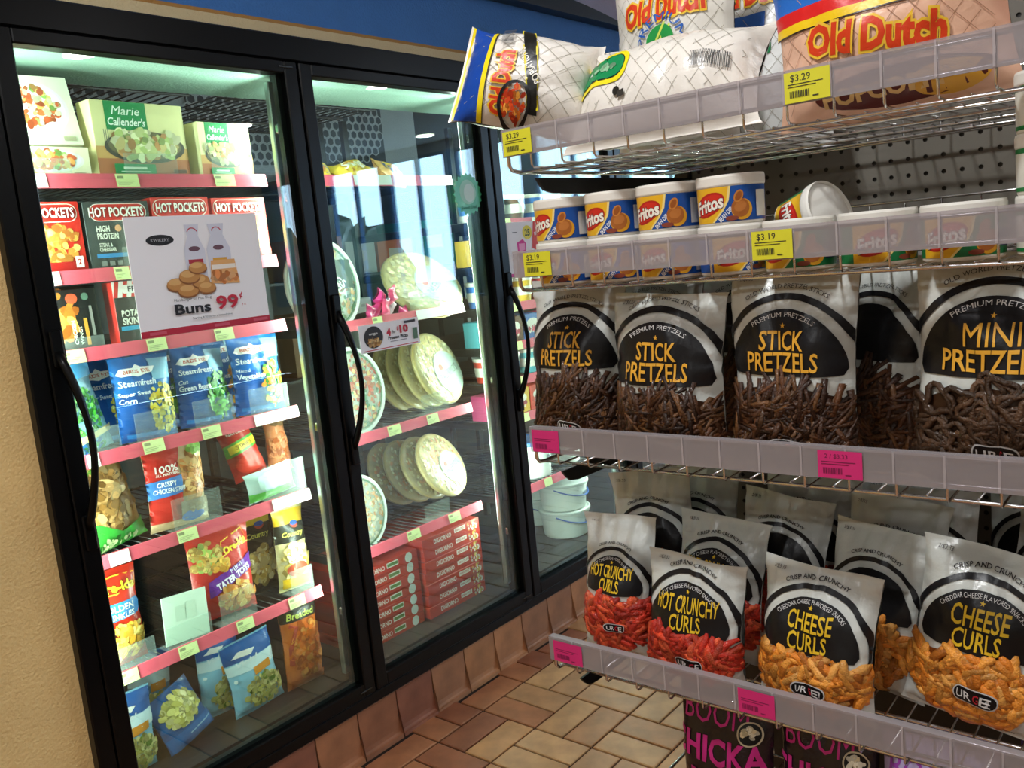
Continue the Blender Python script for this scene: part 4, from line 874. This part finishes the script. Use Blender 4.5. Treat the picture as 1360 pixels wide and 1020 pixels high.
def d_tots(A, w, h):
    A.blobs(-.25 * w, .72 * h, .22 * w, .16 * h, 40, .014, ['d8b060', 'e8c878', 'a8c060', 'c89848'], seed=3); A.text('Ore-Ida', .18 * w, .78 * h, .075 * h, 'f0d030', fit=.42 * w, bold=.05, rot=.3); A.line([(-.06 * w, .68 * h), (-.02 * w, .84 * h), (.36 * w, .94 * h), (.42 * w, .78 * h), (-.06 * w, .68 * h)], .003, 'f0c838')
    A.poly([(-.3 * w, .26 * h), (.48 * w, .50 * h), (.48 * w, .66 * h), (-.3 * w, .44 * h)], '6a2c94'); A.text('MINI', .12 * w, .53 * h, .05 * h, 'f0ecf4', fit=.2 * w, rot=.4); A.text('TATER TOTS', .08 * w, .435 * h, .07 * h, 'f0ecf4', fit=.58 * w, bold=.04, rot=.33); A.blobs(.12 * w, .22 * h, .32 * w, .14 * h, 44, .014, ['d88838', 'e8a850', 'c87428', 'f0c070'], ar=1.5, seed=5); A.blobs(-.1 * w, .6 * h, .12 * w, .06 * h, 10, .014, ['e8b850', 'd89838'], seed=8)
pouch('potato_bag', 'red tater tots bag with a purple diagonal band', 1.250, S(ZF), .205, .245, .07, 'c8342c', d_tots, 64, y=.185, rot=(-.1, .08, .05))
t_ = thing('blank_card', 'blank pale card standing in a clear holder on the sixth shelf', 'card', (1.098, .128, S(ZF) + .002), (-.1, .1, .05))
MB().box(-.065, .065, -.001, .001, 0, .125, 'd6e8d6', .0004).build('card_sheet', PAPER, t_)
Art(front(-.001)).rect(-.03, .0, .055, .095, 'c4d8c4').rect(.002, .03, .055, .10, 'c8dcc8').build('card_flap', PAPER, t_)
def d_mash(A, w, h):
    A.rect(-.5 * w, .5 * w, .80 * h, .97 * h, 'e0b028'); A.rect(-.5 * w, .5 * w, .58 * h, .80 * h, '24241c'); A.ell(.1 * w, .78 * h, .12 * w, .04 * h, 'c04838'); A.ell(.1 * w, .80 * h, .12 * w, .03 * h, '3858a8'); A.text('Country', 0, .68 * h, .06 * h, 'e0d060', fit=.6 * w, shear=.2); A.blobs(0, .33 * h, .36 * w, .22 * h, 60, .016, ['e8d498', 'd8bc70', 'f0e4b8', 'c8a858'], seed=int(w * 1000))
pouch('potato_bag', 'black and yellow potato bag behind on the right of the sixth shelf', 1.405, S(ZF), .13, .255, .05, '2a2820', d_mash, 65, y=.235, rot=(-.1, .05, .1))
def d_mash2(A, w, h): d_mash(A, w, h); A.ell(0, .25 * h, .3 * w, .09 * h, 'a84430'); A.rect(-.4 * w, .4 * w, .05 * h, .16 * h, 'e0b028')
pouch('potato_bag', 'yellow topped potato bag at the right end of the sixth shelf', 1.470, S(ZF), .118, .245, .05, 'd8c890', d_mash2, 66, y=.165, rot=(-.08, .08, .05))
ZBt = .213
def d_pasta(A, w, h):
    A.rect(-.5 * w, .5 * w, .74 * h, h * .98, '1c5ca8'); A.poly([(-.5 * w, .60 * h), (.5 * w, .56 * h), (.5 * w, .74 * h), (-.5 * w, .72 * h)], 'd8ecf4'); A.poly([(-.05 * w, .5 * h), (.3 * w, .52 * h), (.3 * w, .62 * h), (-.05 * w, .60 * h)], 'e09030'); A.text('Viola!', -.1 * w, .72 * h, .06 * h, 'f0f4f8', fit=.4 * w, shear=.3, rot=.1)
    A.poly([(-.35 * w, .80 * h), (-.2 * w, .86 * h), (.1 * w, .84 * h), (.0, .78 * h)], 'f4f0ec'); A.blobs(.08 * w, .28 * h, .36 * w, .20 * h, 80, .011, ['d8cc78', 'e8dc98', 'b8b058', 'c8c070', '78983c'], ar=1.8, seed=11); A.ell(-.38 * w, .52 * h, .03 * w, .03 * w, 'e8f4f8')
GBt = 'blue pasta meal bags in the freezer bottom'
pouch('pasta_meal_bag', 'blue and white pasta meal bag standing, rear one of the pair', 1.225, ZBt, .15, .225, .05, '8cc4e0', d_pasta, 67, y=.235, rot=(-.12, .1, .05), group=GBt)
pouch('pasta_meal_bag', 'blue and white pasta meal bag standing, front one of the pair', 1.300, ZBt, .165, .215, .06, '90c8e4', d_pasta, 68, y=.165, rot=(-.1, -.06, 0), group=GBt)
pouch('pasta_meal_bag', 'blue pasta meal bag slumped on its back in the freezer bottom', 1.09, ZBt + .008, .155, .155, .06, '1f5a98', lambda A, w, h: (A.blobs(0, .62 * h, .36 * w, .26 * h, 80, .012, ['d8cc78', 'e8dc98', 'b8b058', 'c8c070'], ar=1.8, seed=12), A.rect(-.45 * w, .45 * w, .06 * h, .3 * h, '2a6cb0'), A.rect(-.1 * w, .4 * w, .18 * h, .2 * h, '9cc0dc')), 69, y=.17, rot=(-.35, -.2, .2), group=GBt)
pouch('pasta_meal_bag', 'blue and white pasta meal bag cut by the left frame edge', .915, ZBt, .14, .215, .06, '8cc4e0', d_pasta, 70, y=.165, rot=(-.05, .08, .1), group=GBt)
pouch('pasta_meal_bag', 'dark blue pasta meal bag in shadow behind the slumped one', 1.055, ZBt, .13, .225, .05, '5a9ac0', d_pasta, 71, y=.33, rot=(-.1, .15, 0), group=GBt)
def d_shrimp(A, w, h):
    A.rect(-.5 * w, .5 * w, .78 * h, .98 * h, '26201a'); A.ell(0, .95 * h, .16 * w, .03 * h, '3858a8'); A.text('Breaded', 0, .84 * h, .07 * h, 'c8d060', fit=.7 * w, shear=.3); A.blobs(.05 * w, .45 * h, .40 * w, .32 * h, 90, .015, ['e07c30', 'd86a24', 'e89848', 'c85c1c'], ar=1.3, seed=13); A.line([(-.34 * w, .75 * h), (-.2 * w, .72 * h), (-.36 * w, .5 * h), (-.36 * w, .3 * h)], .01, 'b84838'); A.rect(-.42 * w, .42 * w, .03 * h, .12 * h, 'b85a28')
pouch('breaded_bites_bag', 'orange breaded bites bag with a black top at the freezer bottom right', 1.458, ZBt, .135, .262, .07, 'd8702c', d_shrimp, 72, y=.16, rot=(-.05, .03, .0))

# ------------------------------------------------------------------ pizzas, second door
def pizza(label, c, rad, ex, ez, base, pal, seed, txt=True, group='wrapped round pizzas in the second door', lab=.56, thick=.022):
    rot, e = axes(ex, ez)
    t = thing('wrapped_pizza', label, 'pizza', Vector(c) - e * rad, rot, group)
    m = MB(); n = 40; y1 = thick / 2
    V = []
    for r, y in ((rad * .6, -y1 * 1.0), (rad * .9, -y1), (rad * .985, -y1 * .5), (rad, 0), (rad * .96, y1 * .8), (rad * .5, y1)):
        for k in range(n):
            q = 2 * PI * k / n; rr = r * (1 + .012 * noise.noise(Vector((k * 1.3, seed, r * 20)))); V.append((rr * math.cos(q), y, rad + rr * math.sin(q)))
    F = [(i * n + k, i * n + (k + 1) % n, (i + 1) * n + (k + 1) % n, (i + 1) * n + k) for i in range(5) for k in range(n)] + [tuple(range(n - 1, -1, -1)), tuple(range(5 * n, 6 * n))]
    m.add(V, F, base, True); m.build('crust_disc', FILMD, t)
    A = Art(lambda u, v, o: (u, -y1 - .0005 - o, v + rad)); A.blobs(0, 0, rad * .86, rad * .86, 150, rad * .075, pal, seed=seed)
    A.build('toppings', INK, t)
    if txt:
        B = Art(lambda u, v, o: (u, -y1 - .004 - o, v + rad)); lr = rad * lab; lx, ly = rad * .22, -rad * .22
        B.ell(lx, ly, lr, lr * .95, '9cb0a2', 32); B.ell(lx - lr * .40, ly + lr * .34, lr * .16, lr * .14, 'b82c18'); B.text("PALERMO'S", lx + lr * .02, ly - lr * .02, lr * .34, '16241c', fit=lr * 1.5, rot=.12, bold=.035); B.rect(lx - lr * .3, lx + lr * .3, ly - lr * .45, ly - lr * .40, '7a8a80'); B.arc(lx, ly, lr * .95, lr * .99, -PI, PI, 'a8b8a8')
        B.build('round_label', PAPER, t)
    m = MB(); V = []
    for r, y in ((0.001, -y1 - .0065), (rad * .6, -y1 - .0055), (rad * .92, -y1 - .003), (rad * 1.015, 0)):
        for k in range(n): q = 2 * PI * k / n; V.append((r * math.cos(q), y, rad + r * math.sin(q)))
    m.add(V, [(i * n + k, i * n + (k + 1) % n, (i + 1) * n + (k + 1) % n, (i + 1) * n + k) for i in range(3) for k in range(n)], 'f0f4f0', True); m.build('cling_wrap', WRAP, t)
    return t
CHEESE = ['d8cc8c', 'c8b870', 'e8e0b0', 'b8a458', 'e4d8a0', 'a89050']; PEP = CHEESE + ['c87838', 'd08848']
def pz(px, py, y): p = on_y(px, py, y); return p
pizza('round wrapped pizza tilted far back on the second shelf of the pizza door', pz(561, 378, .21), .153, (.88, .22, .42), (-.36, .58, .60), 'b8a868', CHEESE, 81, lab=.55)
for k in range(4):
    pizza('wrapped pizza leaning in the pizza stack, %s from the front, middle pizza shelf' % words[k], pz(581 - 17 * k, 489 + 4 * k, .195 + .055 * k), .135, (.92, .28, .20), (-.2, .32, .9), 'b4a464', CHEESE, 82 + k, txt=(k == 0), lab=.60)
for k in range(4):
    pizza('wrapped pizza in the tilted stack, %s from the front, lower pizza shelf' % words[k], pz(586 - 21 * k, 617 + 4 * k, .195 + .05 * k), .123, (.91, .30, .22), (-.26, .42, .85), '9c8850' if k else 'c8b070', PEP, 90 + k, txt=(k == 0), lab=.5)
def pizza_l(label, px, py, rad, pal, txt, seed, y=.165):
    t = pizza(label, pz(px, py, y), rad, (1, .1, 0), (0, .12, 1), 'c8d0c0', pal, seed, txt=False)
    B = Art(lambda u, v, o: (u, -.0152 - o, v + rad)); B.arc(0, 0, rad * .9, rad * .98, -PI, PI, 'e0e8e0'); B.arc(0, 0, rad * .84, rad * .87, -PI, PI, '4a7a5a')
    if txt: B.rect(-rad * .3, rad * .8, -rad * .1, rad * .5, '3c5040'); B.text('AN', rad * .2, rad * .38, rad * .16, 'f0f4f0', fit=rad * .3, rot=-.5); B.text('KINGS', rad * .25, rad * .14, rad * .16, 'f0f4f0', fit=rad * .7, rot=-.5); B.text('PIZZA', rad * .3, -rad * .08, rad * .14, 'f0f4f0', fit=rad * .6, rot=-.5)
    B.build('rim_print', PAPER, t)
pizza_l('green rimmed pizza standing at the left edge of the second pizza shelf', 428, 380, .148, ['5a8a50', '4a7048', 'd8c890', 'c89858'], True, 101)
pizza_l('red and green pizza standing at the left edge of the middle pizza shelf', 466, 520, .142, ['d87848', 'c84830', '4a8a60', 'e8c880'], False, 102)
pizza_l('pepperoni pizza standing at the left edge of the lower pizza shelf', 474, 682, .125, ['e8dcb0', 'd89858', 'e0b880', 'f0e8d0'], False, 103)
# small things on the pizza shelves
t_ = thing('candy_twist_pack', 'clear pack of pink twisted wrappers on the second pizza shelf', 'wrapped snack', pz(512, 418, .14), (0, 0, .1))
for k, (dx, dz, a) in enumerate(((-.075, 0, .4), (-.04, .02, 1.2), (.0, .01, .2), (.035, .025, .9), (.07, .005, 1.6), (-.01, .045, .6), (.05, .05, -.3))):
    bg = Bag(.06, .05, .022, 200 + k, crush=2, pinch=.3); m = bg.mesh(('d82c78', 'e03c88', 'e8507c', 'f0dce4')[k % 4], 8, 8); m.build('pink_wrapper', FILMD, t_, (dx, .02 * (k % 2), dz - .012), (0, a, .2))
def d_yel(A, w, h): A.blobs(0, .5 * h, .3 * w, .35 * h, 16, .02, ['f0c030', 'e8b428', 'f4d868', 'e89838'], seed=3); A.text('Stings', 0, .5 * h, .03, 'f4f0e8', fit=.09)
for k, (px, py, w_, rr, lab) in enumerate(((425, 210, .11, .3, 'yellow snack pouch lying at the left of the top pizza shelf'), (478, 216, .15, -.2, 'yellow snack pouch with white lettering on the top pizza shelf'), (520, 212, .12, .5, 'clear and orange snack pouch right of the yellow ones, top pizza shelf'))):
    p = on_y(px, py, .2); pouch('snack_pouch', lab, p.x, S(1.695), w_, .10, .06, ('e8c040', 'ecc848', 'e8b068')[k], d_yel if k == 1 else lambda A, w, h: A.blobs(0, .5 * h, .3 * w, .3 * h, 12, .02, ['f0c848', 'e89848', 'f0e0a0', '5868a8'], seed=6), 210 + k, y=.2, rot=(-.9, rr, 0), crush=2.2, group='snack pouches above the pizzas')
t_ = carton('white_box', 'plain white box lying behind the round pizzas', 1.96, 2.14, S(1.258), .05, .2, 'dfe4e8', lambda A, w, h: A.rect(-.1 * w, .1 * w, .4 * h, .6 * h, 'a8b0b8'), y=.42, rot=(0, 0, .5))
def d_dig(A, w, h, l=True):
    A.rect(-.5 * w, .5 * w, .0, h, 'b82c1c'); A.text('DIGIORNO', -.16 * w, .5 * h, .42 * h, 'f0e4d8', fit=.30 * w, bold=.02); 
    if l: A.rect(.02 * w, .2 * w, .3 * h, .8 * h, 'e8e0d0'); A.rect(.03 * w, .19 * w, .4 * h, .7 * h, '4a7a38'); A.ell(.36 * w, .5 * h, .055 * w, .48 * h, 'd8dcd4')
    else: A.rect(.05 * w, .25 * w, .45 * h, .85 * h, 'f0e8dc'); A.text('RISING CRUST', .15 * w, .65 * h, .2 * h, 'b02818', fit=.17 * w); A.blobs(.38 * w, .5 * h, .1 * w, .4 * h, 12, .008, ['e8c060', 'd89040', 'f4e8d0', 'd8dcd4'], seed=3)
ordw = ('lowest', 'second', 'third', 'fourth', 'fifth', 'sixth', 'seventh', 'top')
for k in range(7): carton('frozen_pizza_box', 'red frozen pizza box, %s in the left stack at the freezer bottom' % (ordw[k] if k < 6 else 'topmost'), 1.665 + .004 * (k % 3), 1.957 + .004 * (k % 2), ZBt + k * .0375, .0355, .29, 'a82818', lambda A, w, h: d_dig(A, w, h, True), y=.15 + .003 * (k % 2), group='frozen pizza boxes in two stacks')
for k in range(7): carton('frozen_pizza_box', 'red frozen pizza box, %s in the right stack at the freezer bottom' % (ordw[k] if k < 6 else 'topmost'), 1.972 + .003 * (k % 3), 2.262 + .004 * (k % 2), ZBt + k * .0405, .0385, .29, 'b03020', lambda A, w, h: d_dig(A, w, h, False), y=.135 + .003 * (k % 2), group='frozen pizza boxes in two stacks')
# top print of the right stack
# boxes on the racks at the back of the cold room
bx = [(2.72, 2.98, 1.50, .20, 'a87848', 'brown shipping carton at the back of the cold room'), (3.0, 3.20, 1.52, .17, 'c8ccd0', 'pale shipping carton beside the brown one at the back'), (3.22, 3.48, 1.50, .17, 'c86a38', 'orange shipping carton at the back of the cold room'), (3.5, 3.82, 1.40, .26, '1a8a80', 'teal shipping carton under a blue lid at the back'), (2.6, 2.95, .95, .3, '9a6c40', 'brown shipping carton low at the back of the cold room')]
rk = thing('storage_rack', 'dark storage rack at the back of the cold room', 'rack', (3.2, 1.7, .2))
for z in (.72, 1.19): MB().box(-.75, .85, -.2, .25, z - .012, z, '2b2f33').build('rack_shelf', BLACKM, rk)
for x in (-.74, .84):
    for y in (-.19, .24): MB().box(x - .012, x + .012, y - .012, y + .012, 0, 1.75, '2b2f33').build('rack_post', BLACKM, rk)
for a, b, z, h, c, lab in bx: carton('shipping_carton', lab, a, b, 1.392 if z > 1 else .922, h, .3, c, lambda A, w, h: A.rect(-.2 * w, .2 * w, .4 * h, .7 * h, 'd8d4c8'), y=1.55, cat='carton')
# ------------------------------------------------------------------ third and fourth doors: pails, tubs and small cartons
def pail(label, px, py, r, h, y, lidc='e6ece8', handle=True, z=None):
    p = on_y(px, py, y); t = thing('ice_cream_pail', label, 'pail', (p.x, y, ZBt if z is None else z), (0, 0, .3), 'white ice cream pails')
    MB().lathe([(r * .86, 0), (r * .88, .004), (r * .97, h * .80), (r * 1.0, h * .80), (r * 1.0, h * .86), (r * .98, h * .9)], 36, 'f2f7f2').build('pail_body', PLAS, t)
    MB().lathe([(r * 1.04, h * .88), (r * 1.05, h * .9), (r * 1.05, h * .97), (r * 1.0, h), (r * .96, h * .985), (r * .94, h * .97)], 36, lidc).build('lid', PLAS, t)
    if handle: MB().tube([(r * 1.02 * math.cos(a), r * 1.02 * math.sin(a), h * (.83 - .35 * math.sin(PI * k / 12))) for k, a in [(k, -PI + PI * k / 12) for k in range(13)]], .003, '3464b8', 6).build('bail_handle', PLAS, t)
    f_ = lambda u, v, o: ((r * (.88 + .09 * v / h) + .002 + o) * math.sin(u / r), -(r * (.88 + .09 * v / h) + .002 + o) * math.cos(u / r), v)
    A = Art(f_, False, eps=.0001, base=.0004, grid=.01); A.rect(-.03, .03, h * .45, h * .6, '98a8a0'); A.text('VANILLA', 0, h * .52, .018, '4a6a9a', fit=.05); A.build('printed_band', INK, t)
pail('white pail at the freezer bottom, front of the third door', 752, 705, .108, .118, .24)
pail('white pail stacked on the front pail of the third door', 752, 705, .108, .118, .24, 'cfd8d4', True, ZBt + .119)
pail('white pail with a blue handle left behind the front pail stack', 711, 700, .10, .118, .47)
pail('white pail stacked on the left rear pail of the third door', 711, 700, .10, .118, .47, 'e6ece8', True, ZBt + .119)
pail('white pail at the bottom of the fourth door behind the rack', 925, 640, .10, .14, .22)
pail('white pail with a blue lid on the shelf above the front pails', 705, 600, .085, .15, .20, '4a80c8', False, S(.525))
pail('white round tub right of the blue lidded pail', 745, 590, .085, .12, .22, 'f0f4f0', False, S(.525))
NC = [('f0f0ec', 'white'), ('e0508c', 'pink'), ('58b0c0', 'teal'), ('e8c048', 'yellow'), ('6a4a34', 'brown'), ('d84838', 'red'), ('4878c0', 'blue')]
lv = ['highest', 'second', 'third', 'fourth', 'fifth', 'lowest']
for i, z in enumerate((1.54, 1.38, 1.228, 1.083, .949, .807)):
    for k in range(5):
        c, nm = NC[(i * 3 + k * 2) % 7]
        if i % 2: carton('ice_cream_carton', '%s ice cream carton, %s from the left on the %s narrow shelf' % (nm, ('first', 'second', 'third', 'fourth', 'fifth')[k], lv[i]), 2.385 + .118 * k, 2.495 + .118 * k, S(z), .095, .1, c, lambda A, w, h: (A.ell(0, .6 * h, .35 * w, .22 * h, 'f4f0e8'), A.blobs(0, .35 * h, .3 * w, .2 * h, 10, .012, ['e8d0a0', '8a5a38', 'd84868', 'f0e8d8'], seed=4)), y=.125, group='ice cream cartons in the third door')
        else:
            t = thing('ice_cream_tub', '%s ice cream tub, %s from the left on the %s narrow shelf' % (nm, ('first', 'second', 'third', 'fourth', 'fifth')[k], lv[i]), 'ice cream tub', (2.44 + .118 * k, .175, S(z)), (0, 0, 0), 'ice cream tubs in the third door')
            MB().lathe([(.042, 0), (.050, .082)], 24, c).build('tub_body', CARD, t); MB().lathe([(.052, .080), (.0525, .092), (.050, .094)], 24, 'e8e4d8').build('lid', PLAS, t)
            MB().lathe([(.0460, .024), (.0490, .058)], 24, 'f0ece0' if c != 'f0f0ec' else '4878c0', False).build('label_band', CARD, t)

# ------------------------------------------------------------------ signs on the glass
GY = -.0135
def sign(name, label, xl, xr, z0, z1, draw, cat='sign', rot=0):
    w, h = xr - xl, z1 - z0; t = thing(name, label, cat, ((xl + xr) / 2, GY, z0), (0, rot, 0))
    MB().box(-w / 2, w / 2, -.0012, 0, 0, h, 'f2f1f4').build('sign_card', PAPER, t); A = Art(front(-.0012)); draw(A, w, h); A.build('sign_print', PAPER, t); return t
def d_buns(A, w, h):
    A.rect(-.5 * w, .5 * w, 0, .055 * h, 'b81c38')
    for k in (-.38, .1, .42): A.rect((k - .06) * w, (k + .06) * w, .015 * h, .04 * h, 'cc5468')
    A.ell(-.27 * w, .80 * h, .10 * w, .045 * h, '16161a', 30); A.text('KWIKERY', -.27 * w, .80 * h, .026 * h, 'b8b8bc', fit=.13 * w); 
    for x, s in ((-.03, 1.35), (.155, 1.6)):
        A.poly([((x - .055 * s) * w, .40 * h), ((x + .055 * s) * w, .40 * h), ((x + .058 * s) * w, .70 * h), ((x + .03 * s) * w, .82 * h), ((x + .04 * s) * w, .92 * h), ((x - .04 * s) * w, .92 * h), ((x - .03 * s) * w, .82 * h), ((x - .058 * s) * w, .70 * h)], 'd3d5e2'); A.arc(x * w, .84 * h, .035 * w, .042 * w, -1.2, 1.2, 'b82038'); A.ell(x * w, .71 * h, .042 * w, .022 * h, '6a4a58'); A.rect((x - .055) * w, (x + .055) * w, .585 * h, .62 * h, 'b02838' if x < 0 else 'd8a038')
    A.poly([(.06 * w, .40 * h), (.29 * w, .38 * h), (.27 * w, .60 * h), (.08 * w, .60 * h)], 'e0a868'); A.blobs(.17 * w, .45 * h, .10 * w, .05 * h, 20, .012, ['d88848', 'e8b078', 'c87838'], seed=2); A.rect(.08 * w, .27 * w, .52 * h, .56 * h, 'f0e8dc')
    for x, y, rx, ry in ((-.2, .42, .075, .055), (-.12, .36, .08, .055), (-.02, .43, .07, .06), (-.1, .48, .08, .06), (.02, .37, .07, .05), (-.03, .55, .07, .05)):
        A.ell(x * w, (y - .012) * h, rx * w, ry * h, '8a5428'); A.ell(x * w, y * h, rx * w * .96, ry * h * .95, 'c08848'); A.ell((x - .01) * w, (y + .018) * h, rx * w * .65, ry * h * .5, 'd8a868')
    A.text('Hamburger or Hot Dog', -.10 * w, .285 * h, .024 * h, '2a2a30', fit=.28 * w, bold=0); A.text('Buns', -.11 * w, .205 * h, .085 * h, '16161c', fit=.27 * w, bold=.03)
    A.text('99', .16 * w, .225 * h, .115 * h, 'c01c38', fit=.18 * w, bold=.025); A.text('¢', .275 * w, .275 * h, .05 * h, 'c01c38', bold=.03); A.text('8 ct', .29 * w, .185 * h, .02 * h, 'c01c38', bold=0); A.text('Starting 4/30/20 for a limited time', .03 * w, .115 * h, .017 * h, '2a2a30', fit=.31 * w, bold=.01)
sign('buns_sign', 'white buns price sign taped on the first freezer door glass', 1.027, 1.384, 1.318, 1.598, d_buns)
def d_pz(A, w, h):
    A.line([(-.46 * w, .06 * h), (.46 * w, .06 * h)], .0025, 'c02030'); A.ell(-.28 * w, .52 * h, .17 * w, .42 * h, 'e8e8ea', 30); A.ell(-.28 * w, .52 * h, .155 * w, .40 * h, '2a2422', 30); A.blobs(-.28 * w, .34 * h, .11 * w, .18 * h, 30, .006, ['c89858', 'a87838', 'e0c080'], seed=2); A.text('urge', -.28 * w, .66 * h, .09 * h, 'd8d4cc', fit=.14 * w)
    A.text('4', -.03 * w, .62 * h, .26 * h, 'c01c38', fit=.07 * w, bold=.05); A.text('for', .06 * w, .60 * h, .11 * h, '2a2a30', fit=.06 * w); A.text('$', .125 * w, .70 * h, .13 * h, 'c01c38', fit=.03 * w, bold=.03); A.text('10', .23 * w, .66 * h, .26 * h, 'c01c38', fit=.15 * w, bold=.05); A.text('Frozen Pizza', .12 * w, .40 * h, .12 * h, '1c1c22', fit=.34 * w, bold=.03); A.rect(-.02 * w, .26 * w, .24 * h, .27 * h, '9a9aa2'); A.rect(.24 * w, .44 * w, .84 * h, .93 * h, '3a3438'); A.rect(.38 * w, .46 * w, .2 * h, .62 * h, '58785c')
sign('pizza_price_sign', 'white four for ten frozen pizza sign on the second door glass', 1.681, 1.924, 1.182, 1.264, d_pz)
t_ = thing('starburst_sticker', 'round green starburst sticker on the second door glass', 'sticker', (2.218, GY, 1.567), (0, 0, 0))
st = MB(); N2 = 40
st.add([(.070 * (1 if k % 2 == 0 else .87) * math.sin(2 * PI * k / N2), y, .068 + .070 * (1 if k % 2 == 0 else .87) * math.cos(2 * PI * k / N2)) for y in (-.001, 0) for k in range(N2)], [tuple(range(N2 - 1, -1, -1)), tuple(range(N2, 2 * N2))] + [(k, (k + 1) % N2, N2 + (k + 1) % N2, N2 + k) for k in range(N2)], '4fc08c'); st.build('sticker_face', mat('sticker_foil', .3, clear=.15), t_)
A = Art(front(-.001)); A.ell(.0, .075, .04, .04, 'a8e0cc'); A.ell(.006, .072, .026, .03, 'd4f0e8'); A.text('Sweet Deal', 0, .026, .010, '146a48', fit=.075, rot=.05); A.build('sticker_print', PAPER, t_)
def d_25(A, w, h):
    A.rect(-.5 * w, .5 * w, 0, .06 * h, 'c83888'); A.ell(.10 * w, .80 * h, .13 * w, .13 * h, 'e8d848'); A.text('25', .10 * w, .80 * h, .12 * h, '2a4a2a', fit=.14 * w, bold=.03)
    A.poly([(-.18 * w, .16 * h), (.0, .12 * h), (.04 * w, .60 * h), (-.04 * w, .68 * h), (-.2 * w, .62 * h)], 'd83090'); A.poly([(-.15 * w, .45 * h), (.0, .48 * h), (.01 * w, .6 * h), (-.15 * w, .6 * h)], 'f0a0cc'); A.rect(-.3 * w, -.18 * w, .80 * h, .82 * h, '7a7a84'); A.poly([(.2 * w, .5 * h), (.5 * w, .4 * h), (.5 * w, h), (.28 * w, h)], 'e0504c'); A.text('new', .36 * w, .8 * h, .1 * h, 'f4f0f0', fit=.16 * w, rot=.3)
sign('novelty_poster', 'pale poster with a pink pack and a yellow 25 badge, third door', 2.386, 2.60, 1.345, 1.535, d_25, 'poster')
